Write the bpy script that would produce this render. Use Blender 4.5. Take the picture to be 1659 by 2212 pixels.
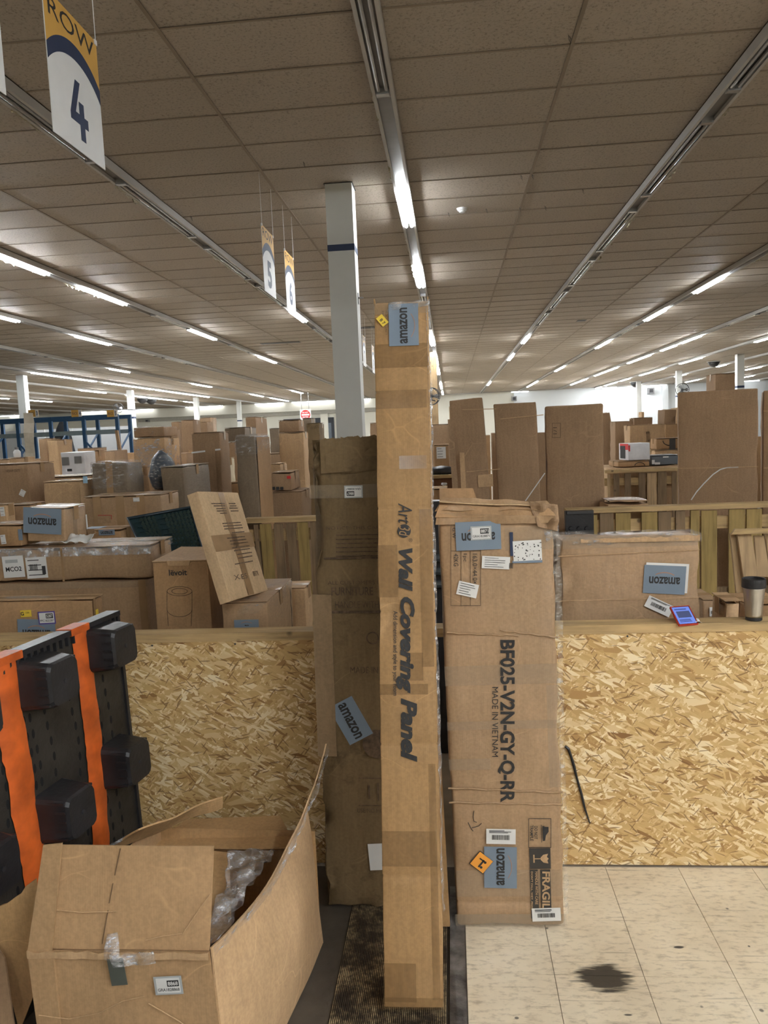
import bpy, bmesh, math, random
from mathutils import Matrix, Vector, noise
random.seed(7)
for o in list(bpy.data.objects): bpy.data.objects.remove(o)
S = bpy.context.scene
COL = S.collection

# ---------------------------------------------------------------- camera
F = 1662.0; CXP = 829.5; CYP = 1106.0; H = 1.90; ZC = 4.27
yc = Vector((972-CXP, CYP-930, -F)).normalized()
zc = Vector((-.043, 1, 0)); zc.z = -(zc.x*yc.x+zc.y*yc.y)/yc.z; zc.normalize()
xc = yc.cross(zc)
W2C = Matrix((xc, yc, zc)).transposed()
C2W = W2C.transposed()
cam_d = bpy.data.cameras.new('camera'); cam = bpy.data.objects.new('camera', cam_d); COL.objects.link(cam)
cam.matrix_world = Matrix.Translation((0, 0, H)) @ C2W.to_4x4()
cam_d.sensor_fit = 'VERTICAL'; cam_d.sensor_height = 24.0; cam_d.lens = 24.0*F/2212; cam_d.clip_start = .05; cam_d.clip_end = 200
S.camera = cam
CAMP = Vector((0, 0, H))
def ray(px, py): return C2W @ Vector(((px-CXP)/F, -(py-CYP)/F, -1.0))
def P(px, py, Y): r = ray(px, py); return CAMP + r*(Y/r.y)
def PZ(px, py, z): r = ray(px, py); return CAMP + r*((z-H)/r.z)
def PX(px, py, X): r = ray(px, py); return CAMP + r*(X/r.x)
def proj(p): c = W2C @ (Vector(p)-CAMP); return CXP + F*c.x/-c.z, CYP - F*c.y/-c.z, -c.z

# ---------------------------------------------------------------- world, view
w = bpy.data.worlds.new('hall_air'); S.world = w; w.use_nodes = True
w.node_tree.nodes['Background'].inputs[0].default_value = (.5, .52, .55, 1)
w.node_tree.nodes['Background'].inputs[1].default_value = .02
S.view_settings.view_transform = 'Standard'; S.view_settings.look = 'None'
S.view_settings.gamma = 1; S.view_settings.use_curve_mapping = False
S.view_settings.exposure = 2.22
TUBE_POWER = 24.0      # emission of one lit fluorescent tube
# lit tubes behind and beside the camera (strip X index, y0, y1)
REAR_TUBES = [(1, -2.2, .2), (2, -1.0, 1.4), (0, -4.5, -2.1), (3, -3.5, -1.1), (1, -5.9, -3.6), (2, -5, -2.6), (2, -3.4, -1.1), (3, 1.5, 3.9), (4, 0, 2.4), (5, 3, 5.4), (5, -3, -.6), (3, -6.2, -3.8), (-3, 3.4, 5.8)]

# ---------------------------------------------------------------- materials
MC = {}
def newmat(name):
    m = bpy.data.materials.new(name); m.use_nodes = True
    nt = m.node_tree; b = nt.nodes['Principled BSDF']
    return m, nt, b
def N(nt, t, **kw):
    n = nt.nodes.new(t)
    for k, v in kw.items(): setattr(n, k, v)
    return n
def L(nt, a, b): nt.links.new(a, b)
def ramp(nt, fac, stops):
    r = N(nt, 'ShaderNodeValToRGB'); e = r.color_ramp.elements
    while len(e) < len(stops): e.new(.5)
    for i, (p, c) in enumerate(stops):
        e[i].position = p; e[i].color = (*c[:3], 1)
    L(nt, fac, r.inputs[0]); return r.outputs[0]
def mul(c, k): return tuple(min(1, x*k) for x in c)
def mix(nt, fac, a, b, mode='MIX'):
    m = N(nt, 'ShaderNodeMix', data_type='RGBA', blend_type=mode)
    for s, v in ((0, fac), (6, a), (7, b)):
        if hasattr(v, 'is_linked') or hasattr(v, 'links'): L(nt, v, m.inputs[s])
        elif s == 0: m.inputs[0].default_value = v
        else: m.inputs[s].default_value = (*v[:3], 1)
    return m.outputs[2]
def coords(nt, scale=(1,1,1), rot=(0,0,0), rnd=True):
    tc = N(nt, 'ShaderNodeTexCoord'); mp = N(nt, 'ShaderNodeMapping')
    mp.inputs['Scale'].default_value = scale; mp.inputs['Rotation'].default_value = rot
    if rnd:
        oi = N(nt, 'ShaderNodeObjectInfo'); vm = N(nt, 'ShaderNodeVectorMath', operation='SCALE'); cb = N(nt, 'ShaderNodeCombineXYZ')
        for i in range(3): L(nt, oi.outputs['Random'], cb.inputs[i])
        L(nt, cb.outputs[0], vm.inputs[0]); vm.inputs['Scale'].default_value = 37
        ad = N(nt, 'ShaderNodeVectorMath', operation='ADD'); L(nt, tc.outputs['Object'], ad.inputs[0]); L(nt, vm.outputs[0], ad.inputs[1])
        L(nt, ad.outputs[0], mp.inputs[0])
    else: L(nt, tc.outputs['Object'], mp.inputs[0])
    return mp.outputs[0]
def nz(nt, vec, scale, detail=3, rough=.55):
    n = N(nt, 'ShaderNodeTexNoise'); n.inputs['Scale'].default_value = scale; n.inputs['Detail'].default_value = detail; n.inputs['Roughness'].default_value = rough
    L(nt, vec, n.inputs['Vector']); return n.outputs[0]
def bump(nt, b, h, strength, dist=.01):
    bp = N(nt, 'ShaderNodeBump'); bp.inputs['Strength'].default_value = strength; bp.inputs['Distance'].default_value = dist
    L(nt, h, bp.inputs['Height']); L(nt, bp.outputs[0], b.inputs['Normal'])
def plain(name, c, rough=.6, metal=0, var=.08, bs=0, scale=12, spec=.5):
    if name in MC: return MC[name]
    m, nt, b = newmat(name); v = coords(nt)
    n = nz(nt, v, scale)
    L(nt, ramp(nt, n, [(.3, mul(c, 1-var)), (.7, mul(c, 1+var))]), b.inputs['Base Color'])
    b.inputs['Roughness'].default_value = rough; b.inputs['Metallic'].default_value = metal
    b.inputs['Specular IOR Level'].default_value = spec
    if bs: bump(nt, b, nz(nt, v, scale*6), bs)
    MC[name] = m; return m
def card(name, c, dirt=.25, rough=.72, wrapk=0):
    """kraft cardboard; wrapk>0 adds the gloss of clinging film"""
    if name in MC: return MC[name]
    m, nt, b = newmat(name); v = coords(nt)
    big = nz(nt, v, 2.6, 4); fine = nz(nt, v, 90, 2)
    st = N(nt, 'ShaderNodeMapping'); st.inputs['Scale'].default_value = (1, 1, .12); L(nt, v, st.inputs[0])
    fib = nz(nt, st.outputs[0], 60, 3)
    base = ramp(nt, big, [(.32, mul(c, .86)), (.68, mul(c, 1.1))])
    base = mix(nt, .16, base, ramp(nt, fib, [(.35, mul(c, .6)), (.65, mul(c, 1.35))]))
    base = mix(nt, .12, base, ramp(nt, fine, [(.4, mul(c, .5)), (.6, mul(c, 1.4))]))
    sc = nz(nt, v, 7, 6, .7)
    f = ramp(nt, sc, [(.56, (0,0,0)), (.74, (dirt,)*3)])
    base = mix(nt, f, base, mul(c, .38))
    # worn fold and dent lines, crease highlights painted in as paler colour
    dn = N(nt, 'ShaderNodeTexNoise'); dn.inputs['Scale'].default_value = 3; L(nt, v, dn.inputs['Vector'])
    dv = N(nt, 'ShaderNodeVectorMath', operation='MULTIPLY_ADD'); L(nt, dn.outputs[1], dv.inputs[0]); dv.inputs[1].default_value = (.35,)*3; L(nt, v, dv.inputs[2])
    mc = N(nt, 'ShaderNodeMapping'); mc.inputs['Scale'].default_value = (1, 1, 1.9); L(nt, dv.outputs[0], mc.inputs[0])
    vo = N(nt, 'ShaderNodeTexVoronoi', feature='DISTANCE_TO_EDGE'); vo.inputs['Scale'].default_value = 2.3; L(nt, mc.outputs[0], vo.inputs['Vector'])
    cm = N(nt, 'ShaderNodeMath', operation='MULTIPLY'); L(nt, ramp(nt, vo.outputs['Distance'], [(.0, (1,1,1)), (.011, (0,0,0))]), cm.inputs[0]); L(nt, ramp(nt, nz(nt, v, 4.3, 3), [(.5, (0,0,0)), (.62, (.6,.6,.6))]), cm.inputs[1])
    base = mix(nt, cm.outputs[0], base, mul(c, 1.45))
    L(nt, base, b.inputs['Base Color']); b.inputs['Roughness'].default_value = rough; b.inputs['Specular IOR Level'].default_value = .25
    wv = N(nt, 'ShaderNodeTexWave'); wv.inputs['Scale'].default_value = 45; wv.bands_direction = 'X'; L(nt, v, wv.inputs[0])
    ms = N(nt, 'ShaderNodeMath', operation='MULTIPLY_ADD'); L(nt, wv.outputs[1], ms.inputs[0]); ms.inputs[1].default_value = .035; L(nt, nz(nt, v, 9, 4), ms.inputs[2])
    bump(nt, b, ms.outputs[0], .22, .01)
    if wrapk:
        b.inputs['Coat Weight'].default_value = wrapk; b.inputs['Coat Roughness'].default_value = .12
        bp = N(nt, 'ShaderNodeBump'); bp.inputs['Strength'].default_value = .7; bp.inputs['Distance'].default_value = .02
        mp = N(nt, 'ShaderNodeMapping'); mp.inputs['Scale'].default_value = (1, 1, 3.5); mp.inputs['Rotation'].default_value = (.2, .5, .1); L(nt, v, mp.inputs[0])
        L(nt, nz(nt, mp.outputs[0], 9, 5, .65), bp.inputs['Height']); L(nt, bp.outputs[0], b.inputs['Coat Normal'])
    MC[name] = m; return m
def wood(name, c, axis='X'):
    if name in MC: return MC[name]
    m, nt, b = newmat(name); s = {'X': (1.2, 16, 16), 'Z': (16, 16, 1.2), 'Y': (16, 1.2, 16)}[axis]
    v = coords(nt, s); n = nz(nt, v, 2.5, 5, .6); n2 = nz(nt, coords(nt), 3, 3)
    base = ramp(nt, n, [(.28, mul(c, .62)), (.5, c), (.72, mul(c, 1.2))])
    base = mix(nt, ramp(nt, n2, [(.5, (0,0,0)), (.75, (.5,.5,.5))]), base, mul(c, .5))
    kn = N(nt, 'ShaderNodeTexVoronoi'); kn.inputs['Scale'].default_value = 5; L(nt, coords(nt, (1,1,1)), kn.inputs['Vector'])
    base = mix(nt, ramp(nt, kn.outputs['Distance'], [(.05, (.85,)*3), (.1, (0,0,0))]), base, mul(c, .25))
    L(nt, base, b.inputs['Base Color']); b.inputs['Roughness'].default_value = .75; bump(nt, b, n, .25)
    MC[name] = m; return m
def osb():
    if 'osb' in MC: return MC['osb']
    m, nt, b = newmat('oriented_strand_board'); v = coords(nt, rnd=False)
    dn = N(nt, 'ShaderNodeTexNoise'); dn.inputs['Scale'].default_value = 9; L(nt, v, dn.inputs['Vector'])
    dv = N(nt, 'ShaderNodeVectorMath', operation='MULTIPLY_ADD'); L(nt, dn.outputs[1], dv.inputs[0]); dv.inputs[1].default_value = (.014,)*3; L(nt, v, dv.inputs[2])
    base = None; hgt = None
    for i, (ang, sx, sz, thr) in enumerate([(.1, 11, 38, 0), (1.2, 14, 58, .55), (-.7, 10, 44, .5), (.45, 15, 62, .52), (-.25, 8, 30, .66), (-1.3, 19, 75, .7), (.8, 30, 130, .7), (.05, 12, 40, .70), (-.5, 22, 100, .66)]):
        mr = N(nt, 'ShaderNodeMapping'); mr.inputs['Rotation'].default_value = (0, ang, 0); mr.inputs['Location'].default_value = (i*3.1, 0, i*1.7); L(nt, dv.outputs[0], mr.inputs[0])
        mp = N(nt, 'ShaderNodeMapping'); mp.inputs['Scale'].default_value = (sx, .01, sz); L(nt, mr.outputs[0], mp.inputs[0])
        vo = N(nt, 'ShaderNodeTexVoronoi'); vo.inputs['Scale'].default_value = 1; L(nt, mp.outputs[0], vo.inputs['Vector'])
        sp = N(nt, 'ShaderNodeSeparateColor'); L(nt, vo.outputs['Color'], sp.inputs[0])
        col = ramp(nt, sp.outputs[0], [(0, (.27, .13, .04)), (.05, (.45, .26, .09)), (.25, (.56, .36, .14)), (.6, (.67, .46, .20)), (.82, (.78, .60, .33)), (1, (.92, .78, .52))])
        if base is None: base, hgt = col, sp.outputs[2]
        else:
            mk = N(nt, 'ShaderNodeMath', operation='GREATER_THAN'); L(nt, sp.outputs[1], mk.inputs[0]); mk.inputs[1].default_value = thr
            base = mix(nt, mk.outputs[0], base, col)
            hm = N(nt, 'ShaderNodeMix'); L(nt, mk.outputs[0], hm.inputs[0]); L(nt, hgt, hm.inputs[2]); L(nt, sp.outputs[2], hm.inputs[3]); hgt = hm.outputs[0]
    # thin dark slivers
    for ang in (.3, -.9, .05, -.45, .95):
        mr = N(nt, 'ShaderNodeMapping'); mr.inputs['Rotation'].default_value = (0, ang, 0); L(nt, dv.outputs[0], mr.inputs[0])
        mp = N(nt, 'ShaderNodeMapping'); mp.inputs['Scale'].default_value = (30, .01, 240); L(nt, mr.outputs[0], mp.inputs[0])
        vo = N(nt, 'ShaderNodeTexVoronoi'); vo.inputs['Scale'].default_value = 1; L(nt, mp.outputs[0], vo.inputs['Vector'])
        sp = N(nt, 'ShaderNodeSeparateColor'); L(nt, vo.outputs['Color'], sp.inputs[0])
        mk = N(nt, 'ShaderNodeMath', operation='GREATER_THAN'); L(nt, sp.outputs[1], mk.inputs[0]); mk.inputs[1].default_value = .986
        m2 = N(nt, 'ShaderNodeMath', operation='MULTIPLY'); L(nt, mk.outputs[0], m2.inputs[0]); m2.inputs[1].default_value = .75
        base = mix(nt, m2.outputs[0], base, (.22, .11, .035))
    L(nt, base, b.inputs['Base Color']); b.inputs['Roughness'].default_value = .55
    bump(nt, b, hgt, .35, .004)
    MC['osb'] = m; return m
def film(name='clear_film', a=.35, rough=.12, tint=(.8,.8,.8), bs=.9, scale=14):
    """clear plastic: mostly see-through, with crumpled gloss"""
    if name in MC: return MC[name]
    m, nt, b = newmat(name); v = coords(nt)
    b.inputs['Base Color'].default_value = (*tint, 1); b.inputs['Roughness'].default_value = rough; b.inputs['Specular IOR Level'].default_value = 1; b.inputs['Metallic'].default_value = .35
    mp = N(nt, 'ShaderNodeMapping'); mp.inputs['Scale'].default_value = (1, 1, 2.6); mp.inputs['Rotation'].default_value = (.4, .7, .2); L(nt, v, mp.inputs[0])
    n = nz(nt, mp.outputs[0], scale, 5, .6); bump(nt, b, n, bs, .04)
    n2 = nz(nt, mp.outputs[0], scale*1.7, 4, .6)
    L(nt, ramp(nt, n2, [(.40, (a*.12,)*3), (.56, (a*.5,)*3), (.66, (min(1, a*1.8),)*3)]), b.inputs['Alpha'])
    MC[name] = m; return m
def emit(name, c, s):
    if name in MC: return MC[name]
    m, nt, b = newmat(name); b.inputs['Base Color'].default_value = (.02,.02,.02,1) if s < 1 else (.8,.8,.8,1); b.inputs['Emission Color'].default_value = (*c, 1); b.inputs['Emission Strength'].default_value = s
    MC[name] = m; return m
KR = card('kraft', (.40, .245, .125)); KRP = card('kraft_pale_smooth', (.58, .41, .24), dirt=.08); KR2 = card('kraft_tan', (.52, .345, .19)); KR3 = card('kraft_dark', (.29, .185, .105)); KR4 = card('kraft_greyed', (.20, .15, .10), wrapk=.3)
KR5 = card('kraft_golden', (.39, .235, .105), dirt=.35, wrapk=.12); KRW = card('kraft_under_film', (.40, .26, .145), wrapk=.5); KRB = card('kraft_dull_brown', (.35, .225, .13))
KRM = card('kraft_muddy', (.19, .13, .065), dirt=.9); KRT = card('kraft_inside', (.45, .28, .13), dirt=.12)
INK = plain('black_ink', (.025, .024, .024), .6, var=.3, scale=60); INKF = plain('faded_brown_ink', (.11, .07, .04), .8, var=.5, scale=50)
PAPER = plain('white_paper', (.72, .72, .70), .6, var=.03); BLUE = plain('blue_grey_paper', (.19, .245, .31), .55, var=.04); SMILE = plain('faded_orange_ink', (.42, .22, .14), .6)
YEL = plain('yellow_paper', (.80, .58, .06), .5); ORL = plain('orange_paper', (.85, .36, .05), .5); PUR = plain('purple_paper', (.10, .07, .30), .5); GREYP = plain('grey_paper', (.42, .44, .44), .5)
TAPE = plain('brown_packing_tape', (.36, .23, .12), .18, var=.1); FILM = film(); FILM2 = film('heavy_film', .6, .1, (.85,.86,.88)); TAPEC = plain('clear_tape', (.55, .45, .33), .12, var=.05); TAPEC.node_tree.nodes['Principled BSDF'].inputs['Alpha'].default_value = .12
TAPE2 = plain('tan_tape_sheen', (.26, .15, .06), .16, var=.1, scale=3); TAPE2.node_tree.nodes['Principled BSDF'].inputs['Alpha'].default_value = .15
WHITE = plain('white_painted_metal', (.70, .70, .68), .4, var=.04); GREYM = plain('grey_metal', (.26, .26, .26), .4, .6); DARKM = plain('dark_metal', (.05, .05, .055), .5, .3)
WALLM = plain('cream_wall_paint', (.78, .77, .68), .8, var=.02, scale=1); WALLB = plain('white_wall_paint', (.76, .80, .82), .8, var=.02, scale=1)
COLM = plain('column_paint', (.60, .61, .58), .55, var=.03, scale=2); NAVY = plain('navy_vinyl', (.02, .035, .085), .5); GOLD = plain('gold_vinyl', (.66, .38, .085), .5, var=.03); SIGNW = plain('white_sign_board', (.74, .75, .75), .45, var=.02)
BLKP = plain('black_moulded_plastic', (.022, .022, .024), .38, var=.3, bs=.15, scale=10); GRNP = plain('dark_green_plastic', (.018, .04, .045), .35, var=.3, bs=.1)
ORP = plain('orange_plastic', (.60, .115, .018), .5, var=.35, scale=9, bs=.1); RACKB = plain('blue_steel', (.03, .09, .19), .5)
PW = wood('pale_pine', (.52, .36, .17), 'X'); PWZ = wood('yellow_pine_slat', (.36, .25, .085), 'Z'); PWZ2 = wood('grey_brown_slat', (.24, .16, .085), 'Z'); PWZ3 = wood('pale_pine_upright', (.50, .35, .19), 'Z')

# ---------------------------------------------------------------- mesh helpers
class MB:
    def __init__(s): s.v = []; s.f = []
    def add(s, vs, fs, M=None):
        o = len(s.v); s.v += [tuple(M @ Vector(v)) if M is not None else tuple(v) for v in vs]; s.f += [tuple(i+o for i in f) for f in fs]; return s
    def box(s, x0, x1, y0, y1, z0, z1, M=None):
        return s.add([(x0,y0,z0),(x1,y0,z0),(x1,y1,z0),(x0,y1,z0),(x0,y0,z1),(x1,y0,z1),(x1,y1,z1),(x0,y1,z1)], [(3,2,1,0),(4,5,6,7),(0,1,5,4),(1,2,6,5),(2,3,7,6),(3,0,4,7)], M)
    def bar(s, a, b, hw, hh=None, up=Vector((0,0,1))):
        a = Vector(a); b = Vector(b); d = (b-a).normalized(); hh = hh or hw
        if abs(d.dot(up)) > .95: up = Vector((0,1,0))
        x = d.cross(up).normalized(); y = x.cross(d)
        vs = [p + x*sx*hw + y*sy*hh for p in (a, b) for sx, sy in ((-1,-1),(1,-1),(1,1),(-1,1))]
        return s.add(vs, [(0,1,2,3),(7,6,5,4),(4,5,1,0),(5,6,2,1),(6,7,3,2),(7,4,0,3)])
    def tube(s, pts, r, n=8, cap=True):
        rs = r if isinstance(r, (list, tuple)) else [r]*len(pts); pts = [Vector(p) for p in pts]; o = len(s.v)
        for i, p in enumerate(pts):
            d = (pts[min(i+1, len(pts)-1)]-pts[max(i-1, 0)]).normalized(); up = Vector((0,0,1)) if abs(d.z) < .9 else Vector((1,0,0))
            x = d.cross(up).normalized(); y = x.cross(d)
            for k in range(n):
                a = 2*math.pi*k/n; s.v.append(tuple(p + (x*math.cos(a)+y*math.sin(a))*rs[i]))
        for i in range(len(pts)-1):
            for k in range(n): s.f.append((o+i*n+k, o+i*n+(k+1)%n, o+(i+1)*n+(k+1)%n, o+(i+1)*n+k))
        if cap: s.f.append(tuple(o+k for k in reversed(range(n)))); s.f.append(tuple(o+(len(pts)-1)*n+k for k in range(n)))
        return s
    def lathe(s, prof, n=24, M=None):
        vs = []; fs = []
        for r, z in prof:
            for k in range(n): a = 2*math.pi*k/n; vs.append((r*math.cos(a), r*math.sin(a), z))
        for i in range(len(prof)-1):
            for k in range(n): fs.append((i*n+k, i*n+(k+1)%n, (i+1)*n+(k+1)%n, (i+1)*n+k))
        fs.append(tuple(reversed(range(n)))); fs.append(tuple((len(prof)-1)*n+k for k in range(n)))
        return s.add(vs, fs, M)
    def poly(s, pts, t, M=None):
        """flat outline in XY, thickness t along +Z"""
        n = len(pts); vs = [(x, y, 0) for x, y in pts]+[(x, y, t) for x, y in pts]
        fs = [tuple(reversed(range(n))), tuple(range(n, 2*n))]+[(i, (i+1)%n, n+(i+1)%n, n+i) for i in range(n)]
        return s.add(vs, fs, M)
    def build(s, name, mat, parent=None, M=None, smooth=False):
        me = bpy.data.meshes.new(name); me.from_pydata(s.v, [], s.f); me.update()
        if smooth: me.polygons.foreach_set('use_smooth', [True]*len(me.polygons))
        me.materials.append(mat); return obj(name, me, parent, M)
def obj(name, me, parent=None, M=None):
    o = bpy.data.objects.new(name, me); COL.objects.link(o)
    if parent is not None: o.parent = parent
    if M is not None: o.matrix_basis = M
    return o
def tag(o, label=None, cat=None, group=None, kind=None):
    if label: o['label'] = label
    if cat: o['category'] = cat
    if group: o['group'] = group
    if kind: o['kind'] = kind
    return o
def thing(name, label, cat, M=None, group=None):
    o = bpy.data.objects.new(name, None); COL.objects.link(o); o.empty_display_size = .1
    if M is not None: o.matrix_basis = M
    return tag(o, label, cat, group)
def T(x, y, z): return Matrix.Translation((x, y, z))
def R(a, ax='Z'): return Matrix.Rotation(math.radians(a), 4, ax)
def axis_lines(Lh, r, seg, extra=()):
    n = max(1, round((2*Lh-2*r)/seg)); a = [-Lh, -Lh+.3*r, -Lh+r]+[(-Lh+r)+(2*Lh-2*r)*i/n for i in range(1, n)]+[Lh-r, Lh-.3*r, Lh]
    for e in extra: a = [q for q in a if abs(q-e) > .012 or abs(q) > Lh-r-.001]+[e-.007, e, e+.007]
    return sorted(a)
def rbox(w, d, h, r=.012, seg=.06, amp=.004, seed=0, creases=(), crush=0, top_crush=0, fr=5):
    """rounded, dented carton; base centre at origin; dents go inward only"""
    X = axis_lines(w/2, r, seg); Y = axis_lines(d/2, r, seg); Z = axis_lines(h/2, r, seg, [c-h/2 for c in creases])
    idx = {}; vs = []; fs = []; hx, hy, hz = w/2-r, d/2-r, h/2-r
    def vert(i, j, k):
        q = (i, j, k)
        if q in idx: return idx[q]
        p = Vector((X[i], Y[j], Z[k])); c = Vector((max(-hx, min(hx, p.x)), max(-hy, min(hy, p.y)), max(-hz, min(hz, p.z)))); e = p-c
        nrm = e.normalized() if e.length > 0 else Vector((0,0,1)); p = c+nrm*r
        q2 = p*fr+Vector((seed*3.7, seed*1.3, seed)); a = abs(noise.noise(q2))*1.5+.4*abs(noise.noise(q2*3.1))
        edge = sum(1 for t in (abs(p.x) > hx-.02, abs(p.y) > hy-.02, abs(p.z) > hz-.02) if t)
        k2 = amp*a*(1 + (crush if edge >= 2 else 0))
        zt = (p.z+h/2)/h
        if top_crush and zt > .9: k2 += top_crush*(zt-.9)*10*(abs(noise.noise(q2*4.3))+.2)
        for cr in creases:
            if abs(p.z+h/2-cr) < .0035 and k > 2: k2 += .0035
        p -= nrm*k2
        vs.append((p.x, p.y, max(0, p.z+h/2))); idx[q] = len(vs)-1; return idx[q]
    nx, ny, nzn = len(X)-1, len(Y)-1, len(Z)-1
    for i in range(nx):
        for j in range(ny):
            fs.append((vert(i,j,0), vert(i,j+1,0), vert(i+1,j+1,0), vert(i+1,j,0))); fs.append((vert(i,j,nzn), vert(i+1,j,nzn), vert(i+1,j+1,nzn), vert(i,j+1,nzn)))
    for i in range(nx):
        for k in range(nzn):
            fs.append((vert(i,0,k), vert(i+1,0,k), vert(i+1,0,k+1), vert(i,0,k+1))); fs.append((vert(i,ny,k), vert(i,ny,k+1), vert(i+1,ny,k+1), vert(i+1,ny,k)))
    for j in range(ny):
        for k in range(nzn):
            fs.append((vert(0,j,k), vert(0,j,k+1), vert(0,j+1,k+1), vert(0,j+1,k))); fs.append((vert(nx,j,k), vert(nx,j+1,k), vert(nx,j+1,k+1), vert(nx,j,k+1)))
    m = MB(); m.v = vs; m.f = fs; return m
def sheet(name, c, mat, parent, n=8, m=8, t=.004, amp=.004, bulge=0, seed=0, M=None, fr=4, ragged=0):
    """bent board between four corners c (BL, BR, TR, TL) with thickness t"""
    c = [Vector(q) for q in c]; nrm = (c[1]-c[0]).cross(c[3]-c[0]).normalized(); vs = []; fs = []
    for j in range(m+1):
        for i in range(n+1):
            u, v = i/n, j/m; vv = v
            if ragged and j == m: vv = v - ragged*abs(noise.noise(Vector((u*9, seed, 1))))
            p = (c[0]*(1-u)+c[1]*u)*(1-vv)+(c[3]*(1-u)+c[2]*u)*vv
            p = p + nrm*(bulge*4*u*(1-u)*math.sin(math.pi*min(1, v*.9+.05)) + amp*noise.noise(p*fr+Vector((seed, 0, 0))))
            vs.append(p)
    K = len(vs); vs = vs+[p-nrm*t for p in vs]; W = n+1
    for j in range(m):
        for i in range(n):
            a = j*W+i; fs.append((a, a+1, a+W+1, a+W)); fs.append((K+a+W, K+a+W+1, K+a+1, K+a))
    rim = [i for i in range(n+1)]+[j*W+n for j in range(1, m+1)]+[m*W+i for i in range(n-1, -1, -1)]+[j*W for j in range(m-1, 0, -1)]
    for q in range(len(rim)): a, b = rim[q], rim[(q+1) % len(rim)]; fs.append((b, a, K+a, K+b))
    mb = MB(); mb.v = [tuple(v) for v in vs]; mb.f = fs
    return mb.build(name, mat, parent, M, smooth=t < .002)
TXC = {}
def text_mesh(s, W, Hh=None, bold=0, shear=0, mat=None):
    key = (s, bold, shear)
    if key not in TXC:
        c = bpy.data.curves.new('t', 'FONT'); c.body = s; c.size = 1; c.offset = bold; c.shear = shear; c.resolution_u = 3
        o = bpy.data.objects.new('t', c); COL.objects.link(o); dg = bpy.context.evaluated_depsgraph_get()
        me = o.evaluated_get(dg).to_mesh(); vs = [v.co.copy() for v in me.vertices]; fs = [tuple(p.vertices) for p in me.polygons]
        o.evaluated_get(dg).to_mesh_clear(); bpy.data.objects.remove(o); bpy.data.curves.remove(c)
        x0 = min(v.x for v in vs); x1 = max(v.x for v in vs); y0 = min(v.y for v in vs); y1 = max(v.y for v in vs)
        TXC[key] = ([((v.x-(x0+x1)/2)/(x1-x0), (v.y-(y0+y1)/2)/(y1-y0)) for v in vs], fs, (y1-y0)/(x1-x0))
    vs, fs, asp = TXC[key]; Hh = Hh or W*asp
    m = MB(); m.v = [(x*W, y*Hh, 0) for x, y in vs]; m.f = list(fs); return m
def text(name, s, W, Hh, mat, parent, M, bold=0, shear=0): return text_mesh(s, W, Hh, bold, shear).build(name, mat, parent, M)

# ---------------------------------------------------------------- cartons
class Bx: pass
def face_M(b, face, u, v, rot=0, eps=.0015):
    if face == 'front': M = T(u, -b.d/2-eps, v) @ R(90, 'X')
    elif face == 'right': M = T(b.w/2+eps, u, v) @ R(90) @ R(90, 'X')
    elif face == 'left': M = T(-b.w/2-eps, u, v) @ R(-90) @ R(90, 'X')
    else: M = T(u, v, b.h+eps)
    return M @ R(rot)
def hit(b, face, px, py):
    """pixel of the photograph -> (u, v) on a face of the carton, and metres per pixel there"""
    Mi = b.M.inverted(); o = Mi @ CAMP; d = (Mi.to_3x3() @ ray(px, py))
    if face == 'front': t = (-b.d/2-o.y)/d.y; q = o+d*t; r = (q.x, q.z)
    elif face == 'right': t = (b.w/2-o.x)/d.x; q = o+d*t; r = (q.y, q.z)
    elif face == 'left': t = (-b.w/2-o.x)/d.x; q = o+d*t; r = (-q.y, q.z)
    else: t = (b.h-o.z)/d.z; q = o+d*t; r = (q.x, q.y)
    return r[0] if face != 'left' else q.y, r[1], t/F
def tape_strip(b, face, u0, v0, u1, v1, wd, mat=None, name='tape', eps=.001):
    M = face_M(b, face, 0, 0, 0, eps); d = Vector((u1-u0, v1-v0)); ln = d.length; a = math.degrees(math.atan2(d.y, d.x))
    m = MB(); m.box(0, ln, -wd/2, wd/2, 0, .0006, T(u0, v0, 0) @ R(a)); return m.build(name, mat or TAPE, b.root, M)
def finish(b, mat, r=.012, seg=.07, amp=.004, flaps='top', creases=(), crush=2, top_crush=0, ttape=True, tmat=None, fr=5, seed=None):
    seed = seed if seed is not None else random.random()*50
    b.body = rbox(b.w, b.d, b.h, r, seg, amp, seed, creases, crush, top_crush, fr).build('body', mat, b.root, smooth=True)
    if flaps == 'top':
        g = .0025
        for s in (-1, 1):
            m = MB(); y0, y1 = (g, b.d/2-.004) if s > 0 else (-b.d/2+.004, -g)
            m.box(-b.w/2+.004, b.w/2-.004, y0, y1, b.h+.0005, b.h+.004); m.build('flap', mat, b.root)
        if ttape:
            m = MB(); m.box(-b.w/2, b.w/2, -.027, .027, b.h+.0042, b.h+.0048)
            for s in (-1, 1): m.box(s*b.w/2-.0007+s*.001, s*b.w/2+.0007+s*.001, -.027, .027, b.h-.07, b.h+.0048)
            m.build('tape', tmat or TAPE, b.root)
    return b
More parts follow.
